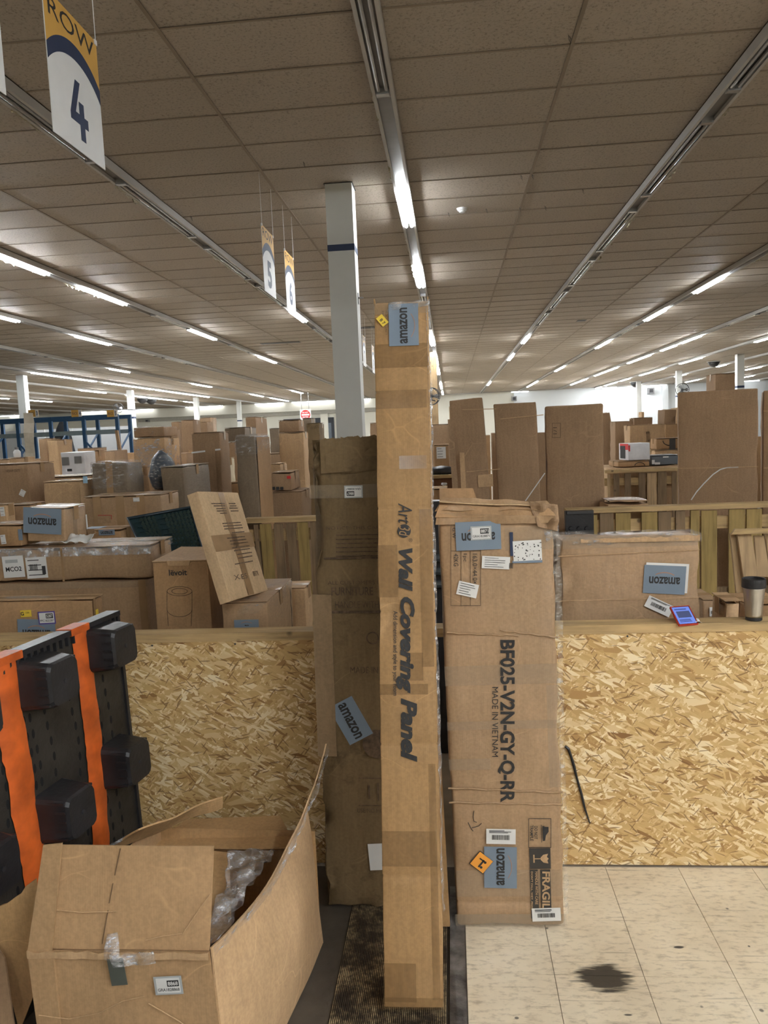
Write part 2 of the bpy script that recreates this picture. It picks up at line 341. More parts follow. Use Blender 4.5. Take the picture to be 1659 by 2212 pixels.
def cbox(name, label, x0, x1, yt, Y, d, zb=0, yb=None, yaw=0, roll=0, lean=0, mat=None, cat='box', group=None, **kw):
    """carton whose front-left top corner shows at pixel (x0, yt) at distance Y and whose front top edge ends at column x1"""
    A = P(x0, yt, Y); u = Vector((math.cos(math.radians(yaw)), math.sin(math.radians(yaw)), 0))
    lo, hi = .001, 6.0
    for _ in range(40):
        mi = (lo+hi)/2
        if proj(A+u*mi)[0] < x1: lo = mi
        else: hi = mi
    b = Bx(); b.w = lo; b.d = d
    if yb is not None: zb = P(x0+(0 if not yb else 0), yb, Y).z
    b.h = A.z-zb
    fr = R(yaw); base = A.copy(); base.z = zb
    M = Matrix.Translation(base) @ fr @ R(lean, 'X') @ R(roll, 'Y') @ T(b.w/2, d/2, 0)
    b.M = M; b.root = thing(name, label, cat, M, group); finish(b, mat or KR, **kw); return b
def qbox(name, label, q, Y0, d, mat=None, cat='box', group=None, **kw):
    """carton from the four image corners (TL, TR, BR, BL) of its front face, TL at distance Y0"""
    r = [ray(*p) for p in q]; a = Y0/r[0].y
    Mx = Matrix((r[1], -r[2], r[3])).transposed(); s = Mx.inverted() @ (r[0]*a)
    p = [CAMP+r[0]*a, CAMP+r[1]*s[0], CAMP+r[2]*s[1], CAMP+r[3]*s[2]]
    U = p[1]-p[0]; V = p[0]-p[3]; b = Bx(); b.w = U.length; u = U.normalized(); V2 = V-u*V.dot(u); b.h = V2.length; v = V2.normalized(); y = v.cross(u); b.d = d
    M = Matrix((u, y, v)).transposed().to_4x4(); M.translation = (p[2]+p[3])/2+y*d/2
    b.M = M; b.root = thing(name, label, cat, M, group); b.pts = p; finish(b, mat or KR, **kw); return b
def plate(name, mat, b, M, w, h, t=.0006):
    m = MB(); m.box(-w/2, w/2, -h/2, h/2, 0, t); return m.build(name, mat, b, M)
def amz(b, face, px, py, wpx, hpx, rot=0, tw=.74, cut=None, word='amazon'):
    """blue-grey mailing label with its word and curved stroke, at a pixel of the photograph"""
    u, v, s = hit(b, face, px, py); w, h = wpx*s, hpx*s; M = face_M(b, face, u, v, rot, .003)
    p = plate('mailing_label', BLUE, b.root, M, w, h); p['label'] = 'blue-grey mailing label with a dark printed word'
    if word:
        text('printed_word', word, w*tw, w*tw*.24, INK, p, T(0, h*.02, .0012), bold=.025)
        m = MB(); n = 10; pts = [(w*.28*(2*i/n-1)*.8, -h*.17-.06*w*(1-(2*i/n-1)**2)) for i in range(n+1)]
        for i in range(n):
            (xa, ya), (xb, yb) = pts[i], pts[i+1]; th = .012*w; m.add([(xa,ya-th,.0012),(xb,yb-th,.0012),(xb,yb+th,.0012),(xa,ya+th,.0012)], [(0,1,2,3)])
        m.build('curved_stroke', SMILE, p)
    return p
def bars(parent, w, h, M, n=26, seed=1):
    rg = random.Random(seed); m = MB(); x = -w/2
    while x < w/2:
        a = w/n*rg.choice([.3, .5, .9]); 
        if x+a < w/2: m.box(x, x+a, -h/2, h/2, 0, .0002)
        x += a+w/n*rg.choice([.3, .5, .6])
    return m.build('barcode', INK, parent, M)
def sticker(b, face, px, py, wpx, hpx, rot=0, mat=None, lines=0, bar=False, num=None, sub=None, border=None, name='sticker', lab=None, eps=.0035):
    u, v, s = hit(b, face, px, py); w, h = wpx*s, hpx*s; M = face_M(b, face, u, v, rot, eps)
    p = plate(name, border or mat or PAPER, b.root, M, w, h)
    if lab: p['label'] = lab
    if border: plate('face_paper', mat or PAPER, p, T(0, 0, .0007), w*.86, h*.8)
    z = .0016
    if num:
        q = plate('number_block', INK, p, T(w*.17, h*.14, z), w*.42, h*.38, .0002)
        text('number', num, w*.36, h*.24, PAPER, p, T(w*.17, h*.14, z+.0004), bold=.02)
        if sub: text('code_line', sub, w*.8, h*.17, INK, p, T(0, -h*.22, z), bold=.01)
    if bar: bars(p, w*.62, h*.32, T(0, -h*.05, z), seed=int(px))
    if lines:
        m = MB(); rg = random.Random(int(px))
        for i in range(lines):
            y = h*(.36-.7*i/max(1, lines-1)) if not bar else h*(.4-.07*i)
            m.box(-w*.4, w*(-.4+rg.uniform(.45, .8)), y-h*.018, y+h*.018, z, z+.0002)
        m.build('print_lines', INK, p)
    return p

def patch(b, face, x0, y0, x1, y1, mat=None, eps=.0012, name='tape_patch'):
    u0, v0, _ = hit(b, face, x0, y0); u1, v1, _ = hit(b, face, x1, y1); u0, u1 = sorted((u0, u1)); v0, v1 = sorted((v0, v1))
    if face == 'front': u0, u1 = max(u0, -b.w/2+.001), min(u1, b.w/2-.001)
    m = MB(); m.box(u0, u1, v0, v1, 0, .0003, face_M(b, face, 0, 0, 0, eps)); return m.build(name, mat or TAPE2, b.root)

# ================================================================ THE SETTING
XL, XR, YB, YF = -40.0, 42.0, -9.0, 51.5
def struct(o, kind='structure'): o['kind'] = kind; return o
EXACT = {}
# floor slab, then the nine-inch-wide view of square tiles on the right and the ribbed mat on the left
SLAB = plain('worn_hall_floor', (.40, .34, .26), .5, var=.2, scale=5)  # mostly hidden slab, its colour lightened to bounce light into the hall
m = MB(); m.box(XL, XR, YB, YF, -.12, -.006); floor = struct(m.build('floor', SLAB))
def floor_tile_mat():
    m, nt, b = newmat('worn_vinyl_tile'); v = coords(nt, rnd=False); tc = v
    geo = N(nt, 'ShaderNodeNewGeometry'); v = geo.outputs['Position']
    n1 = nz(nt, v, 3, 5, .6); base = ramp(nt, n1, [(.3, (.66, .56, .41)), (.55, (.79, .69, .52)), (.75, (.85, .76, .60))])
    mp = N(nt, 'ShaderNodeMapping'); mp.inputs['Scale'].default_value = (14, 34, 14); L(nt, v, mp.inputs[0])
    base = mix(nt, ramp(nt, nz(nt, mp.outputs[0], 1.6, 5, .65), [(.5, (0,0,0)), (.72, (.6,.6,.6))]), base, (.27, .2, .12))
    mp = N(nt, 'ShaderNodeMapping'); mp.inputs['Scale'].default_value = (3, 60, 10); mp.inputs['Rotation'].default_value = (0, 0, .35); L(nt, v, mp.inputs[0])
    base = mix(nt, ramp(nt, nz(nt, mp.outputs[0], 1, 6, .6), [(.6, (0,0,0)), (.69, (.5,.5,.5))]), base, (.2, .15, .09))
    vo = N(nt, 'ShaderNodeTexVoronoi'); vo.inputs['Scale'].default_value = 7; L(nt, v, vo.inputs['Vector'])
    base = mix(nt, ramp(nt, vo.outputs['Distance'], [(.035, (.8,)*3), (.06, (0,0,0))]), base, (.06, .05, .04))
    # one black rubbed patch and two scuffs with shapes of their own
    for (cx, cy, sx, sy, k) in [(*PZ(1304, 2112, 0).xy, .17, .125, .95), (*PZ(1466, 2046, 0).xy, .035, .012, .95), (*PZ(1357, 2192, 0).xy, .028, .008, .9), (*PZ(1116, 2199, 0).xy, .014, .01, .8), (*PZ(1618, 2044, 0).xy, .009, .008, .9)]:
        ds = N(nt, 'ShaderNodeTexNoise'); ds.inputs['Scale'].default_value = 22; ds.inputs['Detail'].default_value = 5
        mq = N(nt, 'ShaderNodeMapping'); mq.inputs['Scale'].default_value = (.5, 3, 1); L(nt, v, mq.inputs[0]); L(nt, mq.outputs[0], ds.inputs['Vector'])
        sb = N(nt, 'ShaderNodeVectorMath', operation='SUBTRACT'); L(nt, v, sb.inputs[0]); sb.inputs[1].default_value = (cx, cy, 0)
        dv = N(nt, 'ShaderNodeVectorMath', operation='DIVIDE'); L(nt, sb.outputs[0], dv.inputs[0]); dv.inputs[1].default_value = (sx, sy, 1)
        ln = N(nt, 'ShaderNodeVectorMath', operation='LENGTH'); L(nt, dv.outputs[0], ln.inputs[0])
        ad = N(nt, 'ShaderNodeMath', operation='MULTIPLY_ADD'); L(nt, ds.outputs[0], ad.inputs[0]); ad.inputs[1].default_value = .75; L(nt, ln.outputs['Value'], ad.inputs[2])
        base = mix(nt, ramp(nt, ad.outputs[0], [(.92, (k,)*3), (1.0, (k*.9,)*3), (1.0 if False else .999, (k*.9,)*3)]) if False else ramp(nt, ad.outputs[0], [(.8, (k,)*3), (1.0, (0,0,0))]) , base, (.018, .017, .018))
    L(nt, base, b.inputs['Base Color']); b.inputs['Roughness'].default_value = .42; bump(nt, b, n1, .1)
    return m
FT = floor_tile_mat()
fx0 = PZ(1008, 2100, 0).x; tx = PZ(1428, 2212, 0).x; ty = PZ(1300, 1988, 0).y; TS = .3048
x = tx
while x-TS > fx0+.02: x -= TS
xs = [fx0, x]
while xs[-1] < 3.4: xs.append(xs[-1]+TS)
ys = [ty+k*TS for k in range(-6, 2)]; ys[-1] = 3.21
rt = random.Random(3)
for i in range(len(xs)-1):
    for j in range(len(ys)-1):
        g = .0011; dz = rt.uniform(-.0008, 0)
        m = MB(); m.box(xs[i]+g, xs[i+1]-g, ys[j]+g, ys[j+1]-g, -.005, dz); m.build('floor_tile', FT, floor)
# ribbed mat
DCON = plain('dark_worn_concrete', (.075, .062, .048), .6, var=.35, scale=5, bs=.3)
m = MB(); m.box(-2.6, fx0-.001, 1.0, 3.21, -.0062, -.0058); m.build('bare_patch', DCON, floor)
def rib_mat():
    m, nt, b = newmat('worn_ribbed_mat'); v = coords(nt, rnd=False); n = nz(nt, v, 9, 6, .7); n2 = nz(nt, v, 45, 3)
    base = ramp(nt, n, [(.42, (.05, .036, .024)), (.5, (.20, .145, .08)), (.58, (.42, .32, .18))])
    base = mix(nt, ramp(nt, n2, [(.45, (0,0,0)), (.62, (.75,)*3)]), base, (.035, .025, .018))
    L(nt, base, b.inputs['Base Color']); b.inputs['Roughness'].default_value = .6; return m
RIB = rib_mat()
gx0 = PZ(722, 2140, 0).x; gx1 = PZ(968, 2140, 0).x
mat_o = thing('ribbed_mat', 'worn ribbed floor mat between the open carton and the tiled floor', 'mat', T(0, 0, 0))
m = MB(); m.box(gx0, gx1, 1.2, 3.05, -.0055, -.004); m.build('mat_base', plain('mat_groove_dark', (.035, .026, .018), .8), mat_o)  # darker base colour sets off the paler ribs
m = MB(); x = gx0+.004
while x < gx1-.006: m.box(x, x+.0034, 1.2, 3.05, -.004, -.0004); x += .0064
r_ = m.build('rib', RIB, mat_o); r_['kind'] = 'stuff'
STEEL = plain('scuffed_metal_strip', (.16, .15, .14), .35, .5, var=.7, scale=14, bs=.2)
m = MB(); ex0 = PZ(972, 2140, 0).x; m.box(ex0, fx0-.002, 1.2, 3.05, -.006, .004); struct(m.build('trim_1', STEEL))
# walls
def wall(name, x0, x1, y0, y1, mat, z1=ZC+.15): m = MB(); m.box(x0, x1, y0, y1, -.12, z1); return struct(m.build(name, mat))
xs_split = P(1110, 860, YF).x
m = MB(); m.box(XL, xs_split, YF, YF+.2, -.12, ZC+.15); wf = struct(m.build('wall_far', WALLM))
m = MB(); m.box(xs_split, XR, YF-.15, YF+.2, -.12, ZC+.15); struct(m.build('wall_far_right', WALLB))
wall('wall_left', XL-.2, XL, YB, YF, WALLM); wall('wall_right', XR, XR+.2, YB, YF, WALLB); wall('wall_back', XL, XR, YB-.2, YB, WALLM)
# soffit band and pilasters of the far wall
SOF = plain('grey_soffit_paint', (.42, .41, .36), .7)
m = MB(); a = P(300, 905, YF-.1); bnd = P(806, 880, YF-.1); m.box(a.x, bnd.x+1, YF-.25, YF-.002, 3.38, 3.62); struct(m.build('trim_2', SOF))
m = MB(); m.box(a.x-9, bnd.x+1, YF-.5, YF-.002, 3.62, ZC-.03); struct(m.build('trim_3', WALLM))
for k, px in enumerate((452, 560, 700)):
    q = P(px, 900, YF-.2); m = MB(); m.box(q.x-.25, q.x+.25, YF-.2, YF-.002, 0, 3.38); struct(m.build('trim_%d' % (k+4), WALLM))
q = P(1430, 860, YF-.3); m = MB(); m.box(q.x, q.x+.35, YF-.45, YF-.152, 0, ZC-.03); struct(m.build('trim_7', WALLB))
m = MB(); q0 = P(665, 900, YF-.1); q1 = P(722, 930, YF-.1); m.box(P(612,900,YF-.1).x, q1.x, YF-.14, YF-.002, 0, 3.12)
struct(m.build('door_1', plain('dark_opening_paint', (.03, .035, .045), .6)))
m = MB(); m.box(P(697,900,YF-.1).x, P(715,900,YF-.1).x, YF-.18, YF-.145, 1.2, 2.75); struct(m.build('window_1', plain('dim_glass', (.13, .16, .19), .2)))
# ceiling
def tile_mat():
    m, nt, b = newmat('mineral_ceiling_tile'); v = coords(nt)
    n = nz(nt, v, 55, 3, .7); base = ramp(nt, n, [(.33, (.28, .235, .185)), (.45, (.465, .405, .335)), (.6, (.50, .435, .36))])
    oi = N(nt, 'ShaderNodeObjectInfo')
    base = mix(nt, 1, base, ramp(nt, oi.outputs['Random'], [(0, (.9, .9, .88)), (1, (1.0, 1.0, 1.0))]), 'MULTIPLY')
    L(nt, base, b.inputs['Base Color']); b.inputs['Roughness'].default_value = .6; b.inputs['Specular IOR Level'].default_value = .35; bump(nt, b, n, .3, .005); return m
TM = tile_mat(); GB = plain('grubby_grid_bar', (.30, .245, .18), .6, var=.1, scale=2)
m = MB(); m.box(XL, XR, YB, YF, ZC+.02, ZC+.14); ceil = struct(m.build('ceiling', plain('ceiling_slab', (.2, .17, .14), .9)))
SX0 = PZ(875, 430, ZC).x; SP = 2.44; TY0 = PZ(1193, 190, ZC).y; TD = .6096
tmesh = None; far = MB(); bars_m = MB(); cnt = 0; cand = []
k0 = int((XL-SX0)/SP)-1; nrow0 = int((YB-TY0)/TD)-1
for k in range(k0, 20):
    for hf in (0, 1):
        x0 = SX0+k*SP+.075 if hf == 0 else SX0+k*SP+SP/2+.008; x1 = SX0+k*SP+SP/2-.008 if hf == 0 else SX0+(k+1)*SP-.075
        if x0 < XL+.05 or x1 > XR-.05: continue
        for r in range(nrow0, 90):
            y0 = TY0+r*TD+.006; y1 = y0+TD-.012
            if y0 < YB or y1 > YF-.6: continue
            c = Vector(((x0+x1)/2, (y0+y1)/2, ZC)); cc = W2C @ (c-CAMP)
            vis = False
            if -cc.z > .5:
                px, py, _ = proj(c); vis = -260 < px < 1900 and -160 < py
            cand.append((c.length if vis else 999, x0, x1, y0, y1))
cand.sort()
for i, (dd, x0, x1, y0, y1) in enumerate(cand):
    if i < 290:
        if tmesh is None:
            mb = MB(); w_ = (SP/2-.083)/2; mb.box(-w_, w_, -TD/2+.006, TD/2-.006, 0, .014); o = mb.build('ceiling_tile', TM, ceil); tmesh = o.data
        else: o = obj('ceiling_tile', tmesh, ceil)
        rr = random.Random(i); o.location = ((x0+x1)/2, (y0+y1)/2, ZC+rr.uniform(0, .003)); o.rotation_euler = (rr.uniform(-.002, .002), 0, 0)
    else: far.box(x0, x1, y0, y1, ZC, ZC+.014)
far.build('far_ceiling_tiles', TM, ceil)['kind'] = 'stuff'
for k in range(k0, 20):
    x = SX0+k*SP+SP/2
    if XL < x < XR: bars_m.box(x-.012, x+.012, YB, YF-.5, ZC-.006, ZC-.001)
for r in range(nrow0, 92):
    y = TY0+r*TD
    if YB < y < YF-.4: bars_m.box(XL, XR, y-.0085, y+.0085, ZC-.004, ZC-.0005)
bars_m.build('grid_bars', GB, ceil)['kind'] = 'stuff'
for k, (px, py) in enumerate([(606, 740), (812, 706), (1256, 692)]):
    q = PZ(px, py, ZC); m = MB(); m.box(q.x-.5 if k < 2 else q.x-.1, q.x+.5 if k < 2 else q.x+.1, q.y-.12, q.y+.12, ZC-.012, ZC-.007); o = m.build('missing_tile_gap', DARKM, ceil)

# ---------------------------------------------------------------- fluorescent strips
LIT = [(858,408,888,485),(890,575,910,618),(930,727,937,745),(938,766,943,788),(943,797,948,808),(947,828,950,843),(952,846,955,852),
 (1116,741,1130,728),(1085,778,1096,768),(1048,832,1053,826),
 (1480,632,1533,600),(1378,692,1410,670),(1275,752,1297,738),(1185,802,1200,793),(1118,841,1142,825),
 (1447,742,1480,727),(1404,758,1428,747),(1336,785,1372,768),(1250,817,1302,795),(1212,833,1238,820),
 (1593,740,1630,727),(1434,787,1477,774),(1376,805,1393,798),(1351,812,1368,805),(1310,824,1322,819),(1278,834,1297,827),(1250,842,1266,837),
 (1559,801,1580,795),(1510,811,1529,806),(1444,827,1460,822),(1615,816,1650,810),(1606,789,1620,785),(1330,838,1344,834),(1400,834,1416,830),(1290,845,1330,839),
 (638,673,655,686),(0,545,108,590),(198,622,273,656),(424,710,467,732),(574,769,596,783),
 (0,675,53,692),(187,724,243,743),(258,795,298,802),(445,827,468,835),
 (95,803,125,809),(130,809,213,823),(247,825,345,840),(368,840,428,852),(430,852,458,857),
 (203,841,233,848),(302,852,326,857),(341,855,362,861),(0,855,35,860),(93,862,123,867),(555,851,568,856),(609,858,637,866),(645,843,655,849),(370,861,384,865),(440,865,456,869),(-160,480,-60,520),(-260,600,-130,640)]
lit = {}
for (xa, ya, xb, yb) in LIT:
    a = PZ(xa, ya, ZC-.07); b_ = PZ(xb, yb, ZC-.07); k = round(((a.x+b_.x)/2-SX0)/SP)
    y0, y1 = sorted((a.y, b_.y)); 
    if y1 > YF-1: y1 = YF-1
    if y1-y0 < .8: y1 = y0+1.2
    if y1-y0 > 5: y1 = y0+4.8
    y1 = min(y1, YF-.8); y0 = min(y0, y1-.8)
    lit.setdefault(k, []).append((y0, y1))
for k, y0, y1 in REAR_TUBES: lit.setdefault(k, []).append((y0, y1))
TUBE = emit('lit_fluorescent_tube', (.93, .97, 1.0), TUBE_POWER); DEAD = plain('unlit_glass_tube', (.42, .42, .42), .15, .5); RAIL = plain('strip_rail_paint', (.50, .49, .47), .45, var=.06, scale=2)
TROUGH = plain('strip_trough_metal', (.17, .16, .15), .4, .3); FOIL = plain('peeling_foil', (.75, .68, .5), .15, .8, bs=.5)
rows = {-4: 'fifth', -3: 'fourth', -2: 'third', -1: 'second', 0: 'centre'}
side = lambda k: 'straight above the slim tall carton' if k == 0 else ('%s one %s of the strip above the slim carton' % (['', 'first', 'second', 'third', 'fourth', 'fifth', 'sixth', 'seventh', 'eighth', 'ninth', 'tenth', 'eleventh', 'twelfth', 'thirteenth', 'fourteenth', 'fifteenth', 'sixteenth', 'seventeenth'][abs(k)], 'left' if k < 0 else 'right'))
for k in range(-15, 17):
    x = SX0+k*SP
    if not XL+.5 < x < XR-.5: continue
    st = thing('light_strip', 'white fluorescent strip, ' + side(k), 'ceiling light', T(x, 0, ZC), 'fluorescent strips running down the hall')
    m = MB(); m.box(-.05, .05, YB+.3, YF-.7, -.045, -.0075); m.build('trough', TROUGH, st)
    for s in (-1, 1):
        m = MB(); m.box(s*.063-.012, s*.063+.012, YB+.3, YF-.7, -.075, -.0075); m.build('rail', RAIL, st)
    segs = sorted(lit.get(k, []))
    for (y0, y1) in segs:
        m = MB()
        for s in (-1, 1): m.tube([(s*.03, y0, -.085), (s*.03, y1, -.085)], .019, 8)
        m.build('lit_tube', TUBE, st)
    # dead tubes in the near fittings
    y = 1.2 + (k % 3)*.4
    while y < 22 and abs(k) < 5:
        if all(y+1.9 < s0 or y > s1 for s0, s1 in segs):
            m = MB()
            for s in (-1, 1): m.tube([(s*.026, y, -.066), (s*.026, y+1.8, -.066)], .014, 8)
            m.box(-.045, .045, y-.06, y-.01, -.09, -.045); m.box(-.045, .045, y+1.81, y+1.86, -.09, -.045); m.build('dead_tube', DEAD, st)
        y += 2.44
    rg = random.Random(k+40)
    if abs(k) < 3:
        for q in range(14):
            y = rg.uniform(2.6, 12); s = -1 if k >= 0 else -1; sx = (.078 if k > 0 else -.078)
            ln = rg.uniform(.08, .4); m = MB(); pts = []
            for i in range(7): pts.append((sx+rg.uniform(-.006, .012), y+ln*i/6, -.075-rg.uniform(.0, .035)))
            vs = [(p[0], p[1], -.07) for p in pts]+pts; m.add(vs, [(i, i+1, i+8, i+7) for i in range(6)]); m.build('peeling_film', FOIL, st)

# cross-wise lit strip along the top of the far wall
wl = thing('wall_light_strip', 'bright fluorescent strip running along the top of the far wall', 'ceiling light', T(0, YF-.75, ZC-.0075))
m = MB(); m.box(XL+6, XR-6, -.05, .05, -.05, 0); m.build('trough', RAIL, wl)
for (a_, b_) in [(-260, -130), (-60, 60), (165, 225), (235, 330), (400, 480), (550, 612), (630, 722), (765, 800), (1105, 1142), (1286, 1332), (1400, 1440), (1560, 1640)]:
    q0 = P(a_, 860, YF-.75).x; q1 = P(b_, 860, YF-.75).x; m = MB(); m.tube([(max(q0, XL+6), 0, -.075), (q1, 0, -.075)], .03, 8); m.build('lit_tube', emit('wall_fluorescent_tube', (.95, .98, 1), TUBE_POWER*.12), wl)

# ---------------------------------------------------------------- columns
def column(name, label, xl, xr, yt, band=True, Y=None, wid=.25, sw=None):
    a = PZ((xl+xr)/2, yt, ZC) if Y is None else None; Y = Y or a.y; A = P(xl, yt, Y); B = P(xr, yt, Y); wd = wid
    t = thing(name, label, 'column', T((A.x+B.x)/2, Y+wd/2, 0), 'square columns of the hall')
    h = wd/2; m = MB(); m.box(-h, h, -h, h, 0, ZC-.008); m.build('shaft', COLM, t)
    m = MB(); e = h+.003; m.box(-e, e, -e, e, 3.02, 3.10) if band == 1 else m.box(-e, e, -e, e, 3.5, 3.56)
    if band: m.build('band', NAVY, t)
    return t, (A.x+B.x)/2, Y
# nearest column: front face spans 701..758 at the ceiling
A = PZ(701, 396, ZC); B = P(759, 393, A.y); wd = B.x-A.x
t = thing('column', 'nearest white square column with a dark blue band, behind the tall cartons', 'column', T((A.x+B.x)/2, A.y+wd/2, 0))
m = MB(); zb_ = P(715, 536, A.y).z; zs = P(725, 814, A.y).z
h = wd/2; m.box(-h, h, -h, h, 0, zs-.002); m.build('shaft', COLM, t); m = MB(); m.box(-h+.0015, h-.0015, -h+.0015, h-.0015, zs-.002, zs+.002); m.box(-h, h, -h, h, zs+.002, ZC-.008); m.build('upper_shaft', COLM, t)
e = h+.002; m = MB(); m.box(-e, e, -e, e, zb_-.03, zb_+.03); m.build('band', NAVY, t)
m = MB(); m.box(-h-.01, h+.01, -h-.01, h+.01, ZC-.0075, ZC-.0062); m.build('collar', DARKM, t)
m = MB(); zz = P(775, 640, A.y).z; m.box(h, h+.05, -.02, .02, zz, zz+.012); m.box(h, h+.006, -.03, .03, zz-.05, zz+.05); m.build('bracket', GREYM, t)
NEARCOL = (A.x, A.y)
column('column', 'white column rising behind the blue racks at the far left', 33, 52, 821, band=0, Y=24)
column('column', 'white column beside the wall fan, right of the blue racks', 271, 286, 845, Y=33)
column('column', 'far white column left of the soffit, behind stacked cartons', 415, 428, 862, Y=41, band=0)
column('column', 'thin far column in front of the cream wall', 509, 520, 872, Y=47)
column('column', 'white column with dark band above the big right-hand carton', 1591, 1610, 782, Y=30)
column('column', 'white column carrying a fan, behind the big right-hand carton', 1461, 1475, 814, Y=38)
column('column', 'far white column in front of the pale blue-white wall', 1374, 1387, 832, Y=46, band=0)

# ================================================================ FRONT BARRIER
OSB = osb()
YFEN = 3.22
def fence(name, label, xa, xb, ypx_top, xpx, joints=(), cut=0):
    zt = P(xpx, ypx_top, YFEN).z
    t = thing(name, label, 'partition', T(0, 0, 0))
    xs_ = [xa]+list(joints)+[xb]
    xs_[0] += cut
    for i in range(len(xs_)-1):
        m = MB(); m.box(xs_[i]+.001, xs_[i+1]-.001, YFEN, YFEN+.012, .004, zt-.022); m.build('board', OSB, t)
        x = xs_[i]+.04; 
        for q in (xs_[i]+.045, xs_[i+1]-.045):
            m = MB(); m.box(q-.045, q+.045, YFEN+.0125, YFEN+.05, .0, zt-.038); m.build('post', PWZ3, t)
        m = MB(); n = 6
        for q in range(n):
            xx = xs_[i]+.05+(xs_[i+1]-xs_[i]-.1)*q/(n-1); m.lathe([(.0045, 0), (.0045, .0012), (.002, .0018)], 8, T(xx, YFEN-.0003, zt-.05) @ R(90, 'X'))
        m.build('screw_heads', DARKM, t)['kind'] = 'stuff'
    m = MB(); m.box(xs_[0]+.1, xb-.1, YFEN+.0125, YFEN+.05, .0, .038); m.build('bottom_rail', PW, t)
    x = xa
    while x < xb-.01:
        x2 = min(xb, x+2.0); m = MB(); m.box(x+.001, x2-.001, YFEN-.004, YFEN+.088, zt-.0375, zt); m.build('top_rail', PW, t); x = x2
    return t, zt
fl, ZTL = fence('strand_board_partition', 'strand board barrier with pale timber rail, left of the tall cartons', P(-200, 1500, YFEN).x, P(716, 1400, YFEN).x, 1368, 450)
fr_, ZTR = fence('strand_board_partition', 'strand board barrier with pale timber rail carrying the phone and tumbler', P(942, 1400, YFEN).x, 3.4, 1348, 1400, cut=.09)
# black strap hanging down the board
m = MB(); pts = [PX(0,0,1) if False else P(x, y, YFEN-.006) for x, y in [(1221, 1612), (1228, 1618), (1234, 1635), (1240, 1655), (1246, 1680), (1256, 1715), (1263, 1745), (1274, 1778)]]
m.tube(pts, [.006, .007, .006, .007, .005, .006, .005, .003], 6); o = m.build('dark_strap', BLKP); tag(o, 'thin dark strap hanging against the strand board beside the tall printed carton', 'strap')

# ================================================================ TALL CARTONS
# slim wall-panel carton leaning back
A = PZ(829, 2172, .02); B = PZ(958, 2188, .02); wpan = (B-A).length; LPAN = 2.44
def lean_M(base, yaw, lean, w, d): return Matrix.Translation(base) @ R(yaw) @ R(lean, 'X') @ T(w/2, d/2, 0)
b = Bx(); b.w, b.d, b.h = wpan, .13, LPAN
best = None; A = PZ(829, 2178, .031)
for i in range(0, 400):
    ln = -i*.05; 
    for Lh in (2.2, 2.3, 2.4, 2.5, 2.6):
        top = A + Vector((0, math.sin(math.radians(-ln))*Lh, math.cos(math.radians(ln))*Lh)); px, py, dp = proj(top); px2, _, _ = proj(top+Vector((wpan, 0, 0)))
        e = abs(px2-px-118)*2+abs(py-655)
        if best is None or e < best[0]: best = (e, ln, Lh, px)
print('PANEL', best, wpan)
ln = best[1]; b.h = best[2]
rl = 0
M0 = lambda rl: Matrix.Translation(A) @ R(1.2) @ R(ln, 'X') @ R(rl, 'Y') @ T(b.w/2, b.d/2, 0)
for i in range(-60, 60):
    M = M0(i*.05); p = M @ Vector((-b.w/2, -b.d/2, b.h)); e = abs(proj(p)[0]-807)
    if i == -60 or e < eb: eb = e; rl = i*.05
b.M = M0(rl)
b.root = thing('slim_tall_carton', 'very tall slim carton with slanted black lettering running down its front', 'box', b.M)
zs = [hit(b, 'front', 885, y)[1] for y in (845, 1096, 1320, 1608, 1893)]
finish(b, KR5, r=.006, seg=.06, amp=.003, flaps=None, creases=zs, crush=.6)
PANEL = b
# open top flap standing behind the label tape
m = MB(); m.box(-b.w/2+.002, b.w/2-.002, b.d/2-.004, b.d/2, b.h, b.h+.05); m.build('flap', KR5, b.root)
for s in (-1, 1): m = MB(); m.box(s*(b.w/2-.002)-.002, s*(b.w/2-.002)+.002, -b.d/2+.01, b.d/2-.004, b.h, b.h+.02); m.build('flap', KR5, b.root)
m = MB(); m.box(-b.w/2-.001, b.w/2+.001, -b.d/2-.0025, -b.d/2-.0018, b.h-.045, b.h-.002); m.build('clear_tape', TAPEC, b.root)
sheet('crumpled_film', [(-.05, -b.d/2-.004, b.h-.035), (b.w/2+.003, -b.d/2-.004, b.h-.02), (b.w/2+.006, -b.d/2-.002, b.h+.006), (-.045, -b.d/2-.004, b.h-.003)], FILM2, b.root, 14, 4, .0008, .008, seed=3, fr=30)
amz(b, 'front', 872, 702, 64, 94, 0, word=None)
u, v, s = hit(b, 'front', 872, 704); M = face_M(b, 'front', u, v, 90, .0045); text('printed_word', 'amazon', 80*s, 17*s, INK, b.root, M, bold=.025)
m = MB()
for i in range(10):
    f = lambda q: (-26+52*q/10, -16-8*(1-(2*q/10-1)**2)); (xa, ya), (xb, yb) = f(i), f(i+1); m.add([(xa*s, (ya-.7)*s, 0), (xb*s, (yb-.7)*s, 0), (xb*s, (yb+.7)*s, 0), (xa*s, (ya+.7)*s, 0)], [(0, 1, 2, 3)])
m.build('curved_stroke', SMILE, b.root, M)
st = sticker(b, 'front', 826, 693, 24, 16, -52, mat=YEL, name='yellow_sticker'); text('printed_letter', 'B 7', .022, .012, INK, st, T(.004, -.002, .0012), bold=.02)
